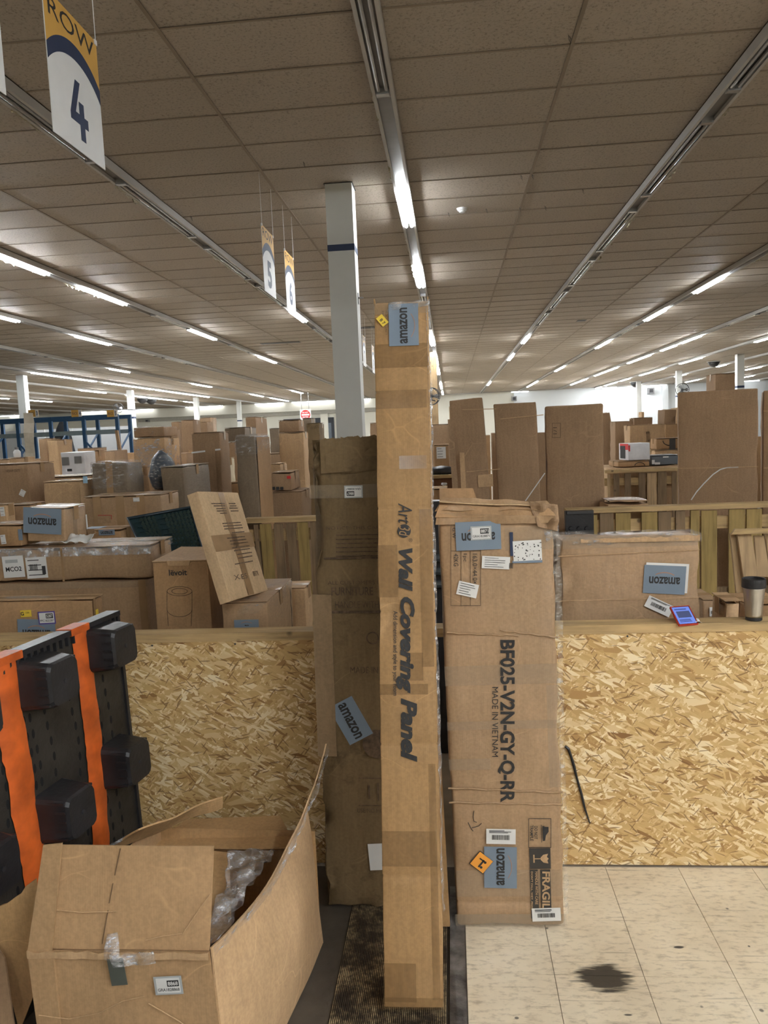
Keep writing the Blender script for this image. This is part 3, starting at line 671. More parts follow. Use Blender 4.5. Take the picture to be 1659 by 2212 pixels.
def col_text(b, face, s_, x0, x1, y0, y1, mat=INK, bold=0, shear=0, rot=-90, name='lettering', eps=.002):
    """lettering that fills the pixel rectangle x0..x1 / y0..y1, turned by rot"""
    u, v, s = hit(b, face, (x0+x1)/2, (y0+y1)/2); ua, va, _ = hit(b, face, (x0+x1)/2, y0); ub, vb, _ = hit(b, face, (x0+x1)/2, y1)
    ul, _, _ = hit(b, face, x0, (y0+y1)/2); ur, _, _ = hit(b, face, x1, (y0+y1)/2)
    W, Hh = abs(va-vb), abs(ur-ul)
    if rot in (0, 180): W, Hh = Hh, W
    ang = rot + (math.degrees(math.atan2(ub-ua, va-vb)) if rot in (-90, 90) else 0)
    return text(name, s_, W, Hh, mat, b.root, face_M(b, face, u, v, ang, eps), bold, shear)
col_text(b, 'front', 'Wall', 861, 891, 1184, 1277, bold=.05, shear=.25); col_text(b, 'front', 'Covering', 856, 896, 1289, 1497, bold=.05, shear=.25); col_text(b, 'front', 'Panel', 866, 901, 1508, 1645, bold=.05, shear=.25)
col_text(b, 'front', 'Add dimension and style to your room', 847, 859, 1319, 1502, bold=.01)
col_text(b, 'front', 'Art', 860, 890, 1087, 1132, bold=0, shear=.3)
u, v, s = hit(b, 'front', 873, 1147); m = MB(); m.lathe([(14.5*s, 0), (14.5*s, .0004)], 28, face_M(b, 'front', u, v, 0, .002)); m.build('printed_disc', INK, b.root)
col_text(b, 'front', '3d', 862, 886, 1136, 1159, mat=KR5, shear=.3, eps=.003); col_text(b, 'front', '®', 883, 891, 1163, 1171)
u, v, s = hit(b, 'front', 838, 712)
for k, (t_, x0, x1, y0, y1) in enumerate([('REF.1824', 825, 829, 672, 705), ('ITEM W12A-D9417', 832, 836, 672, 724)]): col_text(b, 'front', t_, x0, x1, y0, y1, mat=INKF)
for (x0, y0, x1, y1) in [(806, 845, 922, 880), (862, 985, 922, 1012), (812, 1178, 860, 1290), (818, 1478, 925, 1500), (905, 1100, 938, 1440), (818, 1795, 945, 1872), (925, 1650, 952, 2160), (822, 2080, 900, 2165), (880, 1410, 915, 1470), (806, 745, 924, 792)]: patch(b, 'front', x0, y0, x1, y1)
# film and torn tape along the right edge
sheet('edge_film', [(b.w/2+.002, -b.d/2-.002, .3), (b.w/2+.006, -b.d/2+.03, .3), (b.w/2+.005, -b.d/2+.028, b.h-.01), (b.w/2-.008, -b.d/2-.002, b.h-.005)], FILM2, b.root, 3, 60, .0006, .008, seed=8, fr=22)
for (za, zb2) in [(.012, .02)]: m = MB(); m.box(-b.w/2-.0015, b.w/2+.0015, -b.d/2-.0032, -b.d/2-.0026, .0, .035); m.build('tape', TAPE2, b.root)

# second slim flattened carton tucked behind it
A2 = P(934, 1180, 2.99)
m = MB(); q0 = P(960, 2047, 2.86); q1 = P(975, 2047, 2.86)
sl = thing('folded_carton', 'thin brown folded carton wedged behind the very tall slim carton', 'box', T(0, 0, 0))
def slab(name, bl, br, tr, tl, th, mat, parent):
    c = [Vector(x) for x in (bl, br, tr, tl)]; m = MB(); k = Vector((0, th, 0)); m.add(c+[p+k for p in c], [(0,1,2,3),(7,6,5,4),(4,5,1,0),(5,6,2,1),(6,7,3,2),(7,4,0,3)]); return m.build(name, mat, parent)
Yq = 2.79
z0 = .0
bl, br = P(905, 2046, Yq), P(974, 2044, Yq); bl.z = br.z = .001
tr_, tl_ = P(944, 1480, Yq+.09), P(880, 1480, Yq+.09)
slab('board', bl, br, tr_, tl_, .012, KR5, sl)
slab('inner_board', bl+Vector((.01,.014,0)), br+Vector((-.012,.014,0)), tr_+Vector((-.006,.014,.1)), tl_+Vector((.01,.014,.1)), .010, KR2, sl)

# furniture carton, muddy and torn at the top
b = cbox('furniture_carton', 'tall dark muddy furniture carton with torn top and handling notice', 649, 864, 945, 2.90, .2, mat=KRM, roll=.9, flaps=None, r=.014, seg=.04, amp=.006, crush=5, top_crush=.028, fr=7)
FURN = b
# mud-soaked torn top: ragged layers
for k in range(4):
    rg = random.Random(k+5); x0 = -b.w/2+.0+rg.uniform(0, .2); x1 = min(b.w/2, x0+rg.uniform(.12, .3))
    sheet('torn_layer', [(x0, -b.d/2-.004-k*.001, b.h-.14), (x1, -b.d/2-.004-k*.001, b.h-.12), (x1, -b.d/2-.006-k*.002, b.h+.012-.004*k), (x0, -b.d/2-.004-k*.002, b.h-.002)], KRM, b.root, 14, 8, .003, .009, seed=k*4.1, fr=16, ragged=.35)
LT = card('kraft_flat_dull', (.25, .17, .095), dirt=.5)
m = MB(); ua, va, s = hit(b, 'front', 653, 1284); ub, vb, _ = hit(b, 'front', 716, 1284); uc, vc, _ = hit(b, 'front', 716, 1632)
m.box(-b.w/2-.006, ub, -b.d/2-.009, -b.d/2-.004, vc, va); m.build('side_sleeve', LT, b.root)
m = MB(); ua, va, s = hit(b, 'front', 700, 1050); m.box(-b.w/2-.004, b.w/2, -b.d/2-.0032, -b.d/2-.0024, va-.047, va+.004); m.build('clear_tape', TAPEC, b.root)
sticker(b, 'front', 764, 1062, 40, 27, 180, num='8867', sub='GRA1828867', border=GREYP, lab='white number label upside down', eps=.005)
amz(b, 'front', 758, 1556, 58, 94, 28, word=None); u, v, s = hit(b, 'front', 757, 1556); text('printed_word', 'amazon', 84*s, 19*s, INK, b.root, face_M(b, 'front', u, v, -64, .005), bold=.025)
u, v, s = hit(b, 'front', 770, 1530)
sticker(b, 'front', 814, 1850, 34, 60, 4, mat=PAPER, name='paper_note')
DN = INKF
for t_, x0, x1, y0, y1, bo in [('FURNITURE', 716, 806, 1268, 1286, .02), ('HANDLE WITH CARE', 724, 858, 1298, 1313, .0), ('MADE IN THE', 757, 850, 1440, 1454, 0), ('USE NO HOOKS', 772, 850, 1746, 1755, 0), ('NOTICE: THIS CARTON', 704, 850, 1136, 1143, 0), ('ALL CUSTOMERS PLEASE', 708, 856, 1254, 1262, 0)]: col_text(b, 'front', t_, x0, x1, y0, y1, mat=DN, rot=0, bold=bo, eps=.003)
m = MB()
for y in list(range(1156, 1204, 9)): 
    u, v, s = hit(b, 'front', 726, y); u2, _, _ = hit(b, 'front', 856, y); m.box(u, u2, -b.d/2-.0028, -b.d/2-.0026, v-.002, v+.002)
for (x0, x1, y0, y1) in [(698, 700, 1140, 1204), (700, 858, 1204, 1206), (711, 858, 1319, 1324), (775, 777, 1679, 1738), (775, 860, 1679, 1682), (775, 860, 1738, 1741), (795, 800, 1695, 1725), (815, 819, 1690, 1730)]:
    u, v, s = hit(b, 'front', x0, y0); u2, v2, _ = hit(b, 'front', x1, y1); m.box(u, u2, -b.d/2-.0028, -b.d/2-.0026, v2, v)
m.build('notice_frame', DN, b.root)['kind'] = 'stuff'
u, v, s = hit(b, 'front', 815, 1607); m = MB(); m.lathe([(32*s, 0), (32*s, .0004)], 28, face_M(b, 'front', u, v, 0, .0022)); m.build('printed_seal', DN, b.root)
u, v, s = hit(b, 'front', 805, 1378); m = MB()
for i in range(24):
    a0, a1 = i*math.pi/12, (i+1)*math.pi/12; m.add([(r*math.cos(a)*s, r*math.sin(a)*s, 0) for r, a in ((11, a0), (14, a0), (14, a1), (11, a1))], [(0, 1, 2, 3)])
m.build('printed_ring', DN, b.root, face_M(b, 'front', u, v, 0, .0026))

# tall printed carton on the right of the gap
q = PZ(985, 2004, 0)
b = cbox('printed_tall_carton', 'tall taped carton with black code lettering and fragile panel on its front', 954, 1206, 1128, q.y, .17, mat=KRW, roll=-.55, yaw=.8, flaps=None, r=.02, seg=.04, amp=.005, crush=1, creases=[.1], top_crush=0, fr=5)
BF = b; print('BF', b.w, b.h, q.y, proj(b.M @ Vector((b.w/2, -b.d/2, 0))), proj(b.M @ Vector((-b.w/2, -b.d/2, 0))))
KCL = card('kraft_clean_edge', (.55, .38, .21), dirt=.1, wrapk=.5)
# crushed folded top: several bent layers
for k, (dz0, dz1, out, mt) in enumerate([(-.008, .035, .010, KRW), (.018, .062, .014, KR), (.042, .084, .004, KRW)]):
    sheet('crushed_layer', [(-b.w/2-.008, -b.d/2-out*.4, b.h+dz0), (b.w/2+.006, -b.d/2-out*.4, b.h+dz0-.012), (b.w/2-.0+k*-.01, -b.d/2-out+.02*k, b.h+dz1-.03), (-b.w/2+.01*k, -b.d/2-out+.02*k, b.h+dz1)], mt, b.root, 34, 8, .004, .016, seed=k*3.3+1, fr=13)
sheet('top_flap', [(-b.w/2+.01, -b.d/2+.0, b.h+.078), (b.w/2-.03, -b.d/2+.0, b.h+.04), (b.w/2-.04, b.d/2, b.h+.04), (-b.w/2+.04, b.d/2, b.h+.075)], KCL, b.root, 16, 6, .004, .008, seed=5, fr=7)
sheet('standing_flap', [(-b.w/2+.01, b.d/2-.0, b.h+.04), (-b.w/2+.16, b.d/2, b.h+.04), (-b.w/2+.14, b.d/2+.01, b.h+.105), (-b.w/2+.012, b.d/2+.01, b.h+.11)], KR, b.root, 5, 4, .004, .004, seed=9)
sheet('torn_corner', [(b.w/2-.06, -b.d/2-.012, b.h-.03), (b.w/2+.012, -b.d/2-.006, b.h-.05), (b.w/2+.018, -b.d/2+.01, b.h+.045), (b.w/2-.09, -b.d/2+.0, b.h+.065)], KR3, b.root, 14, 12, .004, .022, seed=12, fr=28, ragged=.3)
sheet('torn_corner', [(b.w/2-.03, -b.d/2-.004, b.h-.09), (b.w/2+.016, -b.d/2+.002, b.h-.06), (b.w/2+.02, -b.d/2+.05, b.h+.0), (b.w/2-.05, -b.d/2+.03, b.h+.02)], FILM2, b.root, 14, 12, .001, .028, seed=22, fr=24, ragged=.3)
sheet('loose_film', [(b.w/2-.004, -b.d/2-.004, .05), (b.w/2+.012, -b.d/2+.01, .05), (b.w/2+.022, -b.d/2+.012, b.h-.06), (b.w/2-.006, -b.d/2-.006, b.h-.06)], film('edge_wrap', .28, .1, (.8, .76, .68), .8), b.root, 3, 50, .0006, .010, seed=4, fr=14)
m = MB()
for (xa, ya, xb, yb) in [(965, 1367, 1120, 1373), (1080, 1361, 1205, 1377), (968, 1702, 1216, 1712), (970, 1733, 1216, 1738)]:
    n = 12; pr = None
    for i in range(n+1):
        x = xa+(xb-xa)*i/n; y = ya+(yb-ya)*i/n+math.sin(i*1.9+xa)*1.2; u, v, s = hit(b, 'front', x, y); p = (u, -b.d/2-.0005, v)
        if pr: m.tube([pr, p], .0035, 6, cap=False)
        pr = p
m.build('crease_ridge', KRW, b.root, smooth=True)
for (x0, y0, x1, y1) in [(955, 1440, 1215, 1475), (1180, 1480, 1216, 1700), (960, 1560, 1216, 1572), (1090, 1140, 1205, 1185), (985, 1880, 1215, 1935), (985, 1975, 1220, 2000), (962, 1640, 1060, 1662)]: patch(b, 'front', x0, y0, x1, y1, TAPEC)
# print
col_text(b, 'front', 'BF025-V2N-GY-Q-RR', 1075, 1112, 1384, 1735, bold=.03); col_text(b, 'front', 'MADE IN VIETNAM', 1063, 1076, 1484, 1635)
col_text(b, 'front', '163.0×44.0×1', 1021, 1031, 1196, 1266); col_text(b, 'front', '1pc', 999, 1009, 1196, 1213); col_text(b, 'front', '42KG', 980, 990, 1196, 1223); col_text(b, 'front', 'G.W', 977, 985, 1140, 1163)
def frame(b, x0, y0, x1, y1, t=1.2, name='printed_frame', mat=INKF, extra=(), eps=.002):
    m = MB(); 
    for (xa, ya, xb, yb) in [(x0, y0, x1, y0), (x0, y1, x1, y1), (x0, y0, x0, y1), (x1, y0, x1, y1)]+list(extra):
        ua, va, s = hit(b, 'front', xa, ya); ub, vb, _ = hit(b, 'front', xb, yb); d = Vector((ub-ua, vb-va)); ln = d.length; an = math.degrees(math.atan2(d.y, d.x))
        m.box(-t*s/2, ln+t*s/2, -t*s/2, t*s/2, 0, .0002, face_M(b, 'front', ua, va, an, eps))
    return m.build(name, mat, b.root)
frame(b, 974, 1134, 1038, 1308, extra=[(996, 1190, 996, 1308), (1016, 1190, 1016, 1308), (974, 1190, 1038, 1190)])
amz(b, 'front', 1033, 1157, 97, 62, 180); sticker(b, 'front', 1039, 1151, 45, 30, 0, num='8871', sub='GRA1828871', border=GREYP, lab='white number label', eps=.0055)
st = sticker(b, 'front', 1139, 1189, 61, 44, 1, mat=PAPER, name='dotted_label'); st['label'] = 'torn white label with scattered dark dots'; rg = random.Random(2); m = MB()
for i in range(46):
    a, c_ = rg.uniform(-.47, .47), rg.uniform(-.46, .40); m.lathe([(rg.uniform(.0012, .0028), 0), (.001, .0003)], 7, T(a*61*.00172, c_*44*.00172, .0012))
m.build('dots', INK, st)
u, v, s = hit(b, 'front', 1139, 1213); plate('blue_backing', BLUE, b.root, face_M(b, 'front', u, v, -1, .003), 64*s, 5*s); u, v, s = hit(b, 'front', 1105, 1175); plate('blue_backing', NAVY, b.root, face_M(b, 'front', u, v, 0, .003), 7*s, 52*s)
sticker(b, 'front', 1071, 1215, 60, 27, -5, lines=5, name='paper_label'); sticker(b, 'front', 1010, 1273, 44, 30, -15, lines=5, name='paper_label')
u, v, s = hit(b, 'front', 1092, 1216); bars(b.root, 9*s, 12*s, face_M(b, 'front', u+.02, v-.01, -5, .0052), 10, 3)
FT_ = face_M
m = MB(); 
frame(b, 1142, 1768, 1190, 1830, mat=INK)
col_text(b, 'front', 'DO NOT', 1154, 1161, 1784, 1812, bold=.02); col_text(b, 'front', 'TRAMPLE', 1145, 1152, 1782, 1816, bold=.02)
u, v, s = hit(b, 'front', 1176, 1800); m = MB(); m.poly([(-17*s, -4*s), (17*s, -4*s), (16*s, 1*s), (4*s, 3*s), (-4*s, 9*s), (-15*s, 9*s), (-15*s, 1*s), (-17*s, 0)], .0003, face_M(b, 'front', u, v, -90, .002)); m.box(-20*s, 20*s, -.0004, 0, -7*s, -6*s, face_M(b, 'front', u, v, -90, .002) @ R(-90, 'X')); m.build('shoe_symbol', INK, b.root)
def panel(b, x0, y0, x1, y1, mat, name='printed_panel', eps=.0018):
    ua, va, s = hit(b, 'front', x0, y0); ub, vb, _ = hit(b, 'front', x1, y1); m = MB(); m.box(ua, ub, -b.d/2-eps-.0003, -b.d/2-eps, vb, va); return m.build(name, mat, b.root)
DPR = plain('dark_print', (.045, .04, .035), .6, var=.2)
panel(b, 1143, 1832, 1190, 1876, DPR); panel(b, 1144, 1878, 1165, 1983, DPR); panel(b, 1167, 1878, 1191, 1960, DPR)
u, v, s = hit(b, 'front', 1176, 1854); MG = face_M(b, 'front', u, v, -90, .0026); m = MB()
m.poly([(-11*s, 8*s), (-9*s, -2*s), (-3*s, -8*s), (3*s, -8*s), (9*s, -2*s), (11*s, 8*s), (4*s, 6*s), (0, 9*s), (-4*s, 5*s)], .0003, MG); m.box(-1*s, 1*s, -22*s, -7*s, 0, .0003, MG); m.box(-9*s, 9*s, -24*s, -21*s, 0, .0003, MG); m.build('glass_symbol', KR2, b.root)
col_text(b, 'front', 'FRAGILE', 1171, 1188, 1882, 1975, mat=KR2, bold=.03, eps=.0028); col_text(b, 'front', 'HANDLE WITH CARE', 1156, 1162, 1882, 1953, mat=KR2, bold=.02, eps=.0028); col_text(b, 'front', "DON'T FALL, WET, PRESS", 1146, 1151, 1882, 1965, mat=KR2, bold=.02, eps=.0028)
sticker(b, 'front', 1180, 1974, 61, 30, 1.5, bar=True, lines=3, name='barcode_label', eps=.0045)
u, v, s = hit(b, 'front', 1040, 1862); M = face_M(b, 'front', u, v, 50, .003); o = plate('orange_sticker', INK, b.root, M, 38*s, 38*s); plate('orange_face', ORL, o, T(0, 0, .0007), 35*s, 35*s); m = MB(); m.box(-12*s, 8*s, -3*s, 1*s, 0, .0003, T(0, 0, .0015)); m.box(4*s, 7*s, -4*s, 9*s, 0, .0003, T(0, 0, .0015)); m.lathe([(3*s, 0), (3*s, .0003)], 10, T(-9*s, -6*s, .0015)); m.lathe([(3*s, 0), (3*s, .0003)], 10, T(5*s, -6*s, .0015)); m.build('cart_symbol', INK, o)
sticker(b, 'front', 1082, 1806, 63, 34, -2, bar=True, lines=3, name='barcode_label')
amz(b, 'front', 1081, 1873, 70, 94, -2, word=None); u, v, s = hit(b, 'front', 1081, 1871); M = face_M(b, 'front', u, v, 88, .0045); text('printed_word', 'amazon', 84*s, 18*s, INK, b.root, M, bold=.025); m = MB()
for i in range(10): (xa, ya), (xb, yb) = f(i), f(i+1); m.add([(xa*s, (ya-.7)*s, 0), (xb*s, (yb-.7)*s, 0), (xb*s, (yb+.7)*s, 0), (xa*s, (ya+.7)*s, 0)], [(0, 1, 2, 3)])
m.build('curved_stroke', SMILE, b.root, M)
m = MB()
for pts in ([(1024, 1751), (1022, 1764), (1024, 1774), (1030, 1776)], [(1011, 1776), (1017, 1788), (1022, 1795)], [(1019, 1788), (1034, 1784), (1040, 1778)]):
    m.tube([(hit(b, 'front', *p)[0], -b.d/2-.0015, hit(b, 'front', *p)[1]) for p in pts], .0012, 5)
m.build('marker_scribble', INK, b.root)
m = MB(); m.box(-b.w/2-.001, b.w/2+.001, -b.d/2-.0012, -b.d/2-.0006, .01, .055); m.build('clear_tape', TAPEC, b.root)

# ================================================================ OPEN CARTON, front left
KO = card('kraft_open_box', (.44, .28, .145), dirt=.18)
oc = thing('open_carton', 'large open battered carton with raised flaps and clear film, bottom left', 'box', T(0, 0, 0))
FL = PZ(62, 2052, .52); FR = PZ(452, 2057, .52); BR = PZ(700, 2035, 0); BRt = P(664, 1745, BR.y)
bx = lambda p, z: Vector((p.x, p.y, z))
BLp = Vector((FL.x+.07, BR.y-.02, 0))
print('OPEN', FL, FR, BR, BRt)
FRb = Vector((FR.x+.03, FR.y+.0, .002)); FLb = Vector((FL.x+.02, FL.y, .002))
sheet('front_wall', [FLb, FRb, FR, FL], KO, oc, 14, 14, .005, .008, seed=1, bulge=.006)
# right wall with bulging upper edge reaching up into a long torn flap
p0 = bx(FRb, .002); p1 = bx(BR, .002)
TP = P(709, 1612, BR.y+.0)
def rwall():
    n, mm = 22, 18; vs = []; fs = []
    A0, A1 = FRb+Vector((.006, .004, 0)), BR+Vector((0, 0, .002))
    T0, T1 = FR+Vector((.008, .004, .0)), BRt
    for j in range(mm+1):
        for i in range(n+1):
            u, v = i/n, j/mm; p = (A0*(1-u)+A1*u)*(1-v)+(T0*(1-u)+T1*u)*v
            p = p+Vector((.05*math.sin(math.pi*u)*math.sin(math.pi*v*.8+.2)-.0, 0, .0+.0*v)); p += Vector((.006, 0, .006))*noise.noise(p*5)
            p.z += v*(-.06*math.sin(math.pi*u)); vs.append(p)
    # torn flap above: rises towards the back
    W = n+1; base = mm*W
    for j in range(1, 9):
        for i in range(n+1):
            u = i/n; q = vs[base+i]; top = u**1.5; e = (TP.z-T1.z)*top+.012
            tgt = q+Vector(((TP.x-T1.x)*top, 0, e)); p = q+(tgt-q)*(j/8); p += Vector((.012, .004, .004))*noise.noise(p*9+Vector((3, 1, 0)))*(j/8); vs.append(p)
    for j in range(mm+8):
        for i in range(n): a = j*W+i; fs.append((a, a+1, a+W+1, a+W))
    K = len(vs); off = Vector((-.005, 0, 0)); vs2 = vs+[p+off for p in vs]; fs += [tuple(K+i for i in reversed(q)) for q in list(fs)]
    J = mm+8; rim = [i for i in range(W)]+[j*W+n for j in range(1, J+1)]+[J*W+i for i in range(n-1, -1, -1)]+[j*W for j in range(J-1, 0, -1)]
    for q in range(len(rim)): a, c_ = rim[q], rim[(q+1) % len(rim)]; fs.append((c_, a, K+a, K+c_))
    m = MB(); m.v = [tuple(v) for v in vs2]; m.f = fs; m.build('side_wall', KR2, oc, smooth=False); return vs
vs_r = rwall()
fan = [vs_r[26*23+i]+Vector((.002, 0, 0)) for i in range(23)]
m = MB(); vv = [p+Vector((.003, 0, .001)) for p in fan]+[p+Vector((.003+.02*noise.noise(p*30), 0, -.022-.03*abs(noise.noise(p*17)))) for p in fan]; m.add(vv, [(i, i+1, i+24, i+23) for i in range(22)]); m.build('edge_film', FILM2, oc)
sheet('side_wall', [bx(BLp, .002), bx(FLb, .002)+Vector((-.004, .01, 0)), FL+Vector((-.01, .01, 0)), bx(BLp, .5)], KO, oc, 8, 8, .005, .006, seed=4)
sheet('back_wall', [bx(BLp, .002)+Vector((.004, .004, 0)), bx(BR, .002)+Vector((-.012, 0, 0)), bx(BR, .44)+Vector((-.012, 0, 0)), bx(BLp, .46)+Vector((.004, .004, 0))], KRT, oc, 10, 8, .005, .004, seed=6)
# raised front flap (two overlapping boards)
f0, f1 = P(97, 1822, FL.y+.05), P(461, 1828, FL.y+.05)
sheet('raised_flap', [FL+Vector((.04, .002, .004)), FR+Vector((.0, .002, .004)), f1, P(132, 1826, FL.y+.05)], KO, oc, 12, 8, .005, .005, seed=7)
sheet('overlap_strip', [FL+Vector((.0, -.006, .0)), FL+Vector((.07, -.006, .0)), P(133, 1822, FL.y+.04), f0+Vector((0, -.01, 0))], KO, oc, 4, 8, .006, .003, seed=9)
sheet('overlap_strip', [FLb+Vector((.0, -.007, 0)), FLb+Vector((.06, -.007, 0)), FL+Vector((.075, -.008, 0)), FL+Vector((.0, -.008, 0))], KO, oc, 4, 10, .006, .003, seed=10)
sheet('tear_lip', [FL+Vector((.0, -.012, -.018)), FR+Vector((-.0, -.012, -.014)), FR+Vector((0, -.010, .006)), FL+Vector((.0, -.010, .004))], KR2, oc, 30, 2, .004, .008, seed=19, fr=20, ragged=.5)
def on_flap(c, u, v, out): p = (c[0]*(1-u)+c[1]*u)*(1-v)+(c[3]*(1-u)+c[2]*u)*v; return p+Vector((0, -out, 0))
cf = [FL+Vector((.04, .002, .004)), FR+Vector((.0, .002, .004)), f1, P(132, 1826, FL.y+.05)]
SCORE = plain('score_line_brown', (.16, .095, .05), .8)
for (a, b0) in (((.40, .98), (.385, .72)), ((.38, .64), (.372, .45)), ((.37, .38), (.36, .06))):
    m = MB(); m.tube([on_flap(cf, *a, .004), on_flap(cf, *b0, .004)], .0014, 5); m.build('score_line', SCORE, oc)
for pts in ([(.62, .10), (.72, .14), (.84, .17), (.93, .40), (.995, .55)], [(.05, .38), (.2, .36), (.42, .37)]):
    m = MB(); m.tube([on_flap(cf, *p, .0045) for p in pts], .0016, 5); m.build('crease_ridge', KR2, oc)
cw = [FLb, FRb, FR, FL]
for pts in ([(.18, .62), (.36, .66), (.5, .73), (.62, .76)], [(.64, .72), (.8, .62), (.92, .5)], [(.02, .64), (.1, .63), (.2, .62)]):
    m = MB(); m.tube([on_flap(cw, *p, .010) for p in pts], .0016, 5); m.build('crease_ridge', KR2, oc)
# back flap folded outwards, and long torn flap at the left rear
yb_ = BR.y+.02
sheet('rear_flap', [P(330, 1832, yb_-.1), P(640, 1830, yb_-.1), P(605, 1762, yb_+.12), P(400, 1768, yb_+.12)], KRT, oc, 10, 6, .005, .006, seed=11)
sheet('torn_rear_flap', [P(238, 1836, yb_-.30), P(480, 1744, yb_-.02), P(481, 1722, yb_-.02), P(300, 1795, yb_-.32)], KRT, oc, 14, 5, .006, .012, seed=13, fr=9)
sheet('film_edge', [P(236, 1830, yb_-.33), P(330, 1784, yb_-.25), P(332, 1779, yb_-.25), P(238, 1822, yb_-.33)], FILM2, oc, 12, 3, .001, .008, seed=15, fr=20)
# left flap falling outwards
sheet('outer_flap', [P(40, 2230, FL.y+.12), bx(FL, .40)+Vector((-.012, .08, 0)), P(80, 1896, FL.y+.12), P(-30, 1975, FL.y+.08)], KRT, oc, 10, 10, .006, .012, seed=17, ragged=.12)
sheet('outer_flap', [P(-60, 2230, FL.y+.02), P(34, 2230, FL.y+.02), P(8, 2072, FL.y+.06), P(-40, 2000, FL.y+.08)], KR3, oc, 6, 10, .006, .01, seed=18)
# clear film spilling inside
sheet('crumpled_film', [P(438, 2060, FR.y+.06), P(476, 2030, FR.y+.06), P(585, 1832, BR.y-.18), P(497, 1836, BR.y-.25)], FILM2, oc, 26, 26, .0008, .03, seed=23, fr=17)
sheet('crumpled_film', [P(446, 2000, FR.y+.10), P(500, 1960, FR.y+.2), P(600, 1836, BR.y-.10), P(520, 1866, BR.y-.2)], FILM2, oc, 22, 22, .0008, .025, seed=29, fr=21)
sheet('inner_board', [P(446, 2040, FR.y+.12), P(500, 2020, FR.y+.2), P(496, 1842, BR.y-.2), P(450, 1838, BR.y-.2)], KRT, oc, 6, 6, .004, .003, seed=31)
# small flaps, labels and tape on its front
b = Bx(); b.w = (FR-FL).length; b.d = 0; b.h = .52; ua = (FR-FL); ang = math.degrees(math.atan2(ua.y, ua.x)); b.M = T((FL.x+FR.x)/2, (FL.y+FR.y)/2-.004, 0) @ R(ang); b.root = oc
for nm in ('sticker',):
    u, v, s = hit(b, 'front', 366, 2124); p = plate('number_label', GREYP, oc, b.M @ face_M(b, 'front', u, v, 4, .008), 62*s, 42*s); plate('face_paper', PAPER, p, T(0, 0, .0008), 52*s, 34*s); q_ = plate('number_block', INK, p, T(11*s, 5*s, .0016), 26*s, 14*s, .0003); text('number', '8868', 22*s, 9*s, PAPER, p, T(11*s, 5*s, .0022), bold=.02); text('code_line', 'GRA1828868', 48*s, 7*s, INK, p, T(0, -9*s, .0017), bold=.01)
    u, v, s = hit(b, 'front', 256, 2095); plate('dark_patch', plain('dark_green_grey_paper', (.09, .10, .085), .4), oc, b.M @ face_M(b, 'front', u, v, 6, .008), 36*s, 62*s)
sheet('clear_tape_scrap', [P(222, 2075, FL.y-.03), P(262, 2078, FL.y-.03), P(250, 2015, FL.y+.0), P(232, 2018, FL.y+.0)], FILM2, oc, 8, 8, .0006, .02, seed=41, fr=30)
sheet('clear_tape_scrap', [P(245, 2090, FL.y-.035), P(335, 2082, FL.y-.03), P(330, 2055, FL.y-.02), P(240, 2060, FL.y-.02)], FILM2, oc, 12, 6, .0006, .025, seed=43, fr=26, ragged=.5)

# ================================================================ ORANGE AND BLACK PLASTIC PALLET
TR3 = P(250, 1322, 3.02); tz = TR3.z
TL3 = PZ(2, 1424, tz)
u3 = (TL3-TR3).normalized()
bot = PX(298, 1775, 0) if False else None
nrm3 = Vector((-u3.y, u3.x, 0)).normalized(); 
if nrm3.x < 0: nrm3 = -nrm3
# lean: bottom edge stands further out (towards +normal)
best = None
for i in range(-20, 60):
    out = i*.01; v3 = (Vector((0, 0, -tz))+nrm3*out).normalized(); p = TR3+v3*(1.0); 
    # slope check: point on right edge near row 1775
    for k in range(30, 130):
        p = TR3+v3*(k*.01); px, py, _ = proj(p)
        if py > 1775:
            e = abs(px-298); 
            if best is None or e < best[0]: best = (e, out)
            break
print('PALLET', best, TR3, TL3)
v3 = (Vector((0, 0, tz))-nrm3*best[1]); LV = v3.length; v3 = v3.normalized(); n3 = u3.cross(v3)
if n3.dot(Vector((1, 0, 0))) < 0: n3 = -n3
Mp = Matrix((u3, v3, n3)).transposed().to_4x4(); Mp.translation = TR3-v3*LV
pal = thing('plastic_pallet', 'black plastic pallet with orange strips standing on edge at the left', 'pallet', Mp)
LU = 1.02
def ploc(px, py, off=0):
    Mi = Mp.inverted(); o = Mi @ CAMP; d = Mi.to_3x3() @ ray(px, py); t = (off-o.z)/d.z; q = o+d*t; return q.x, q.y
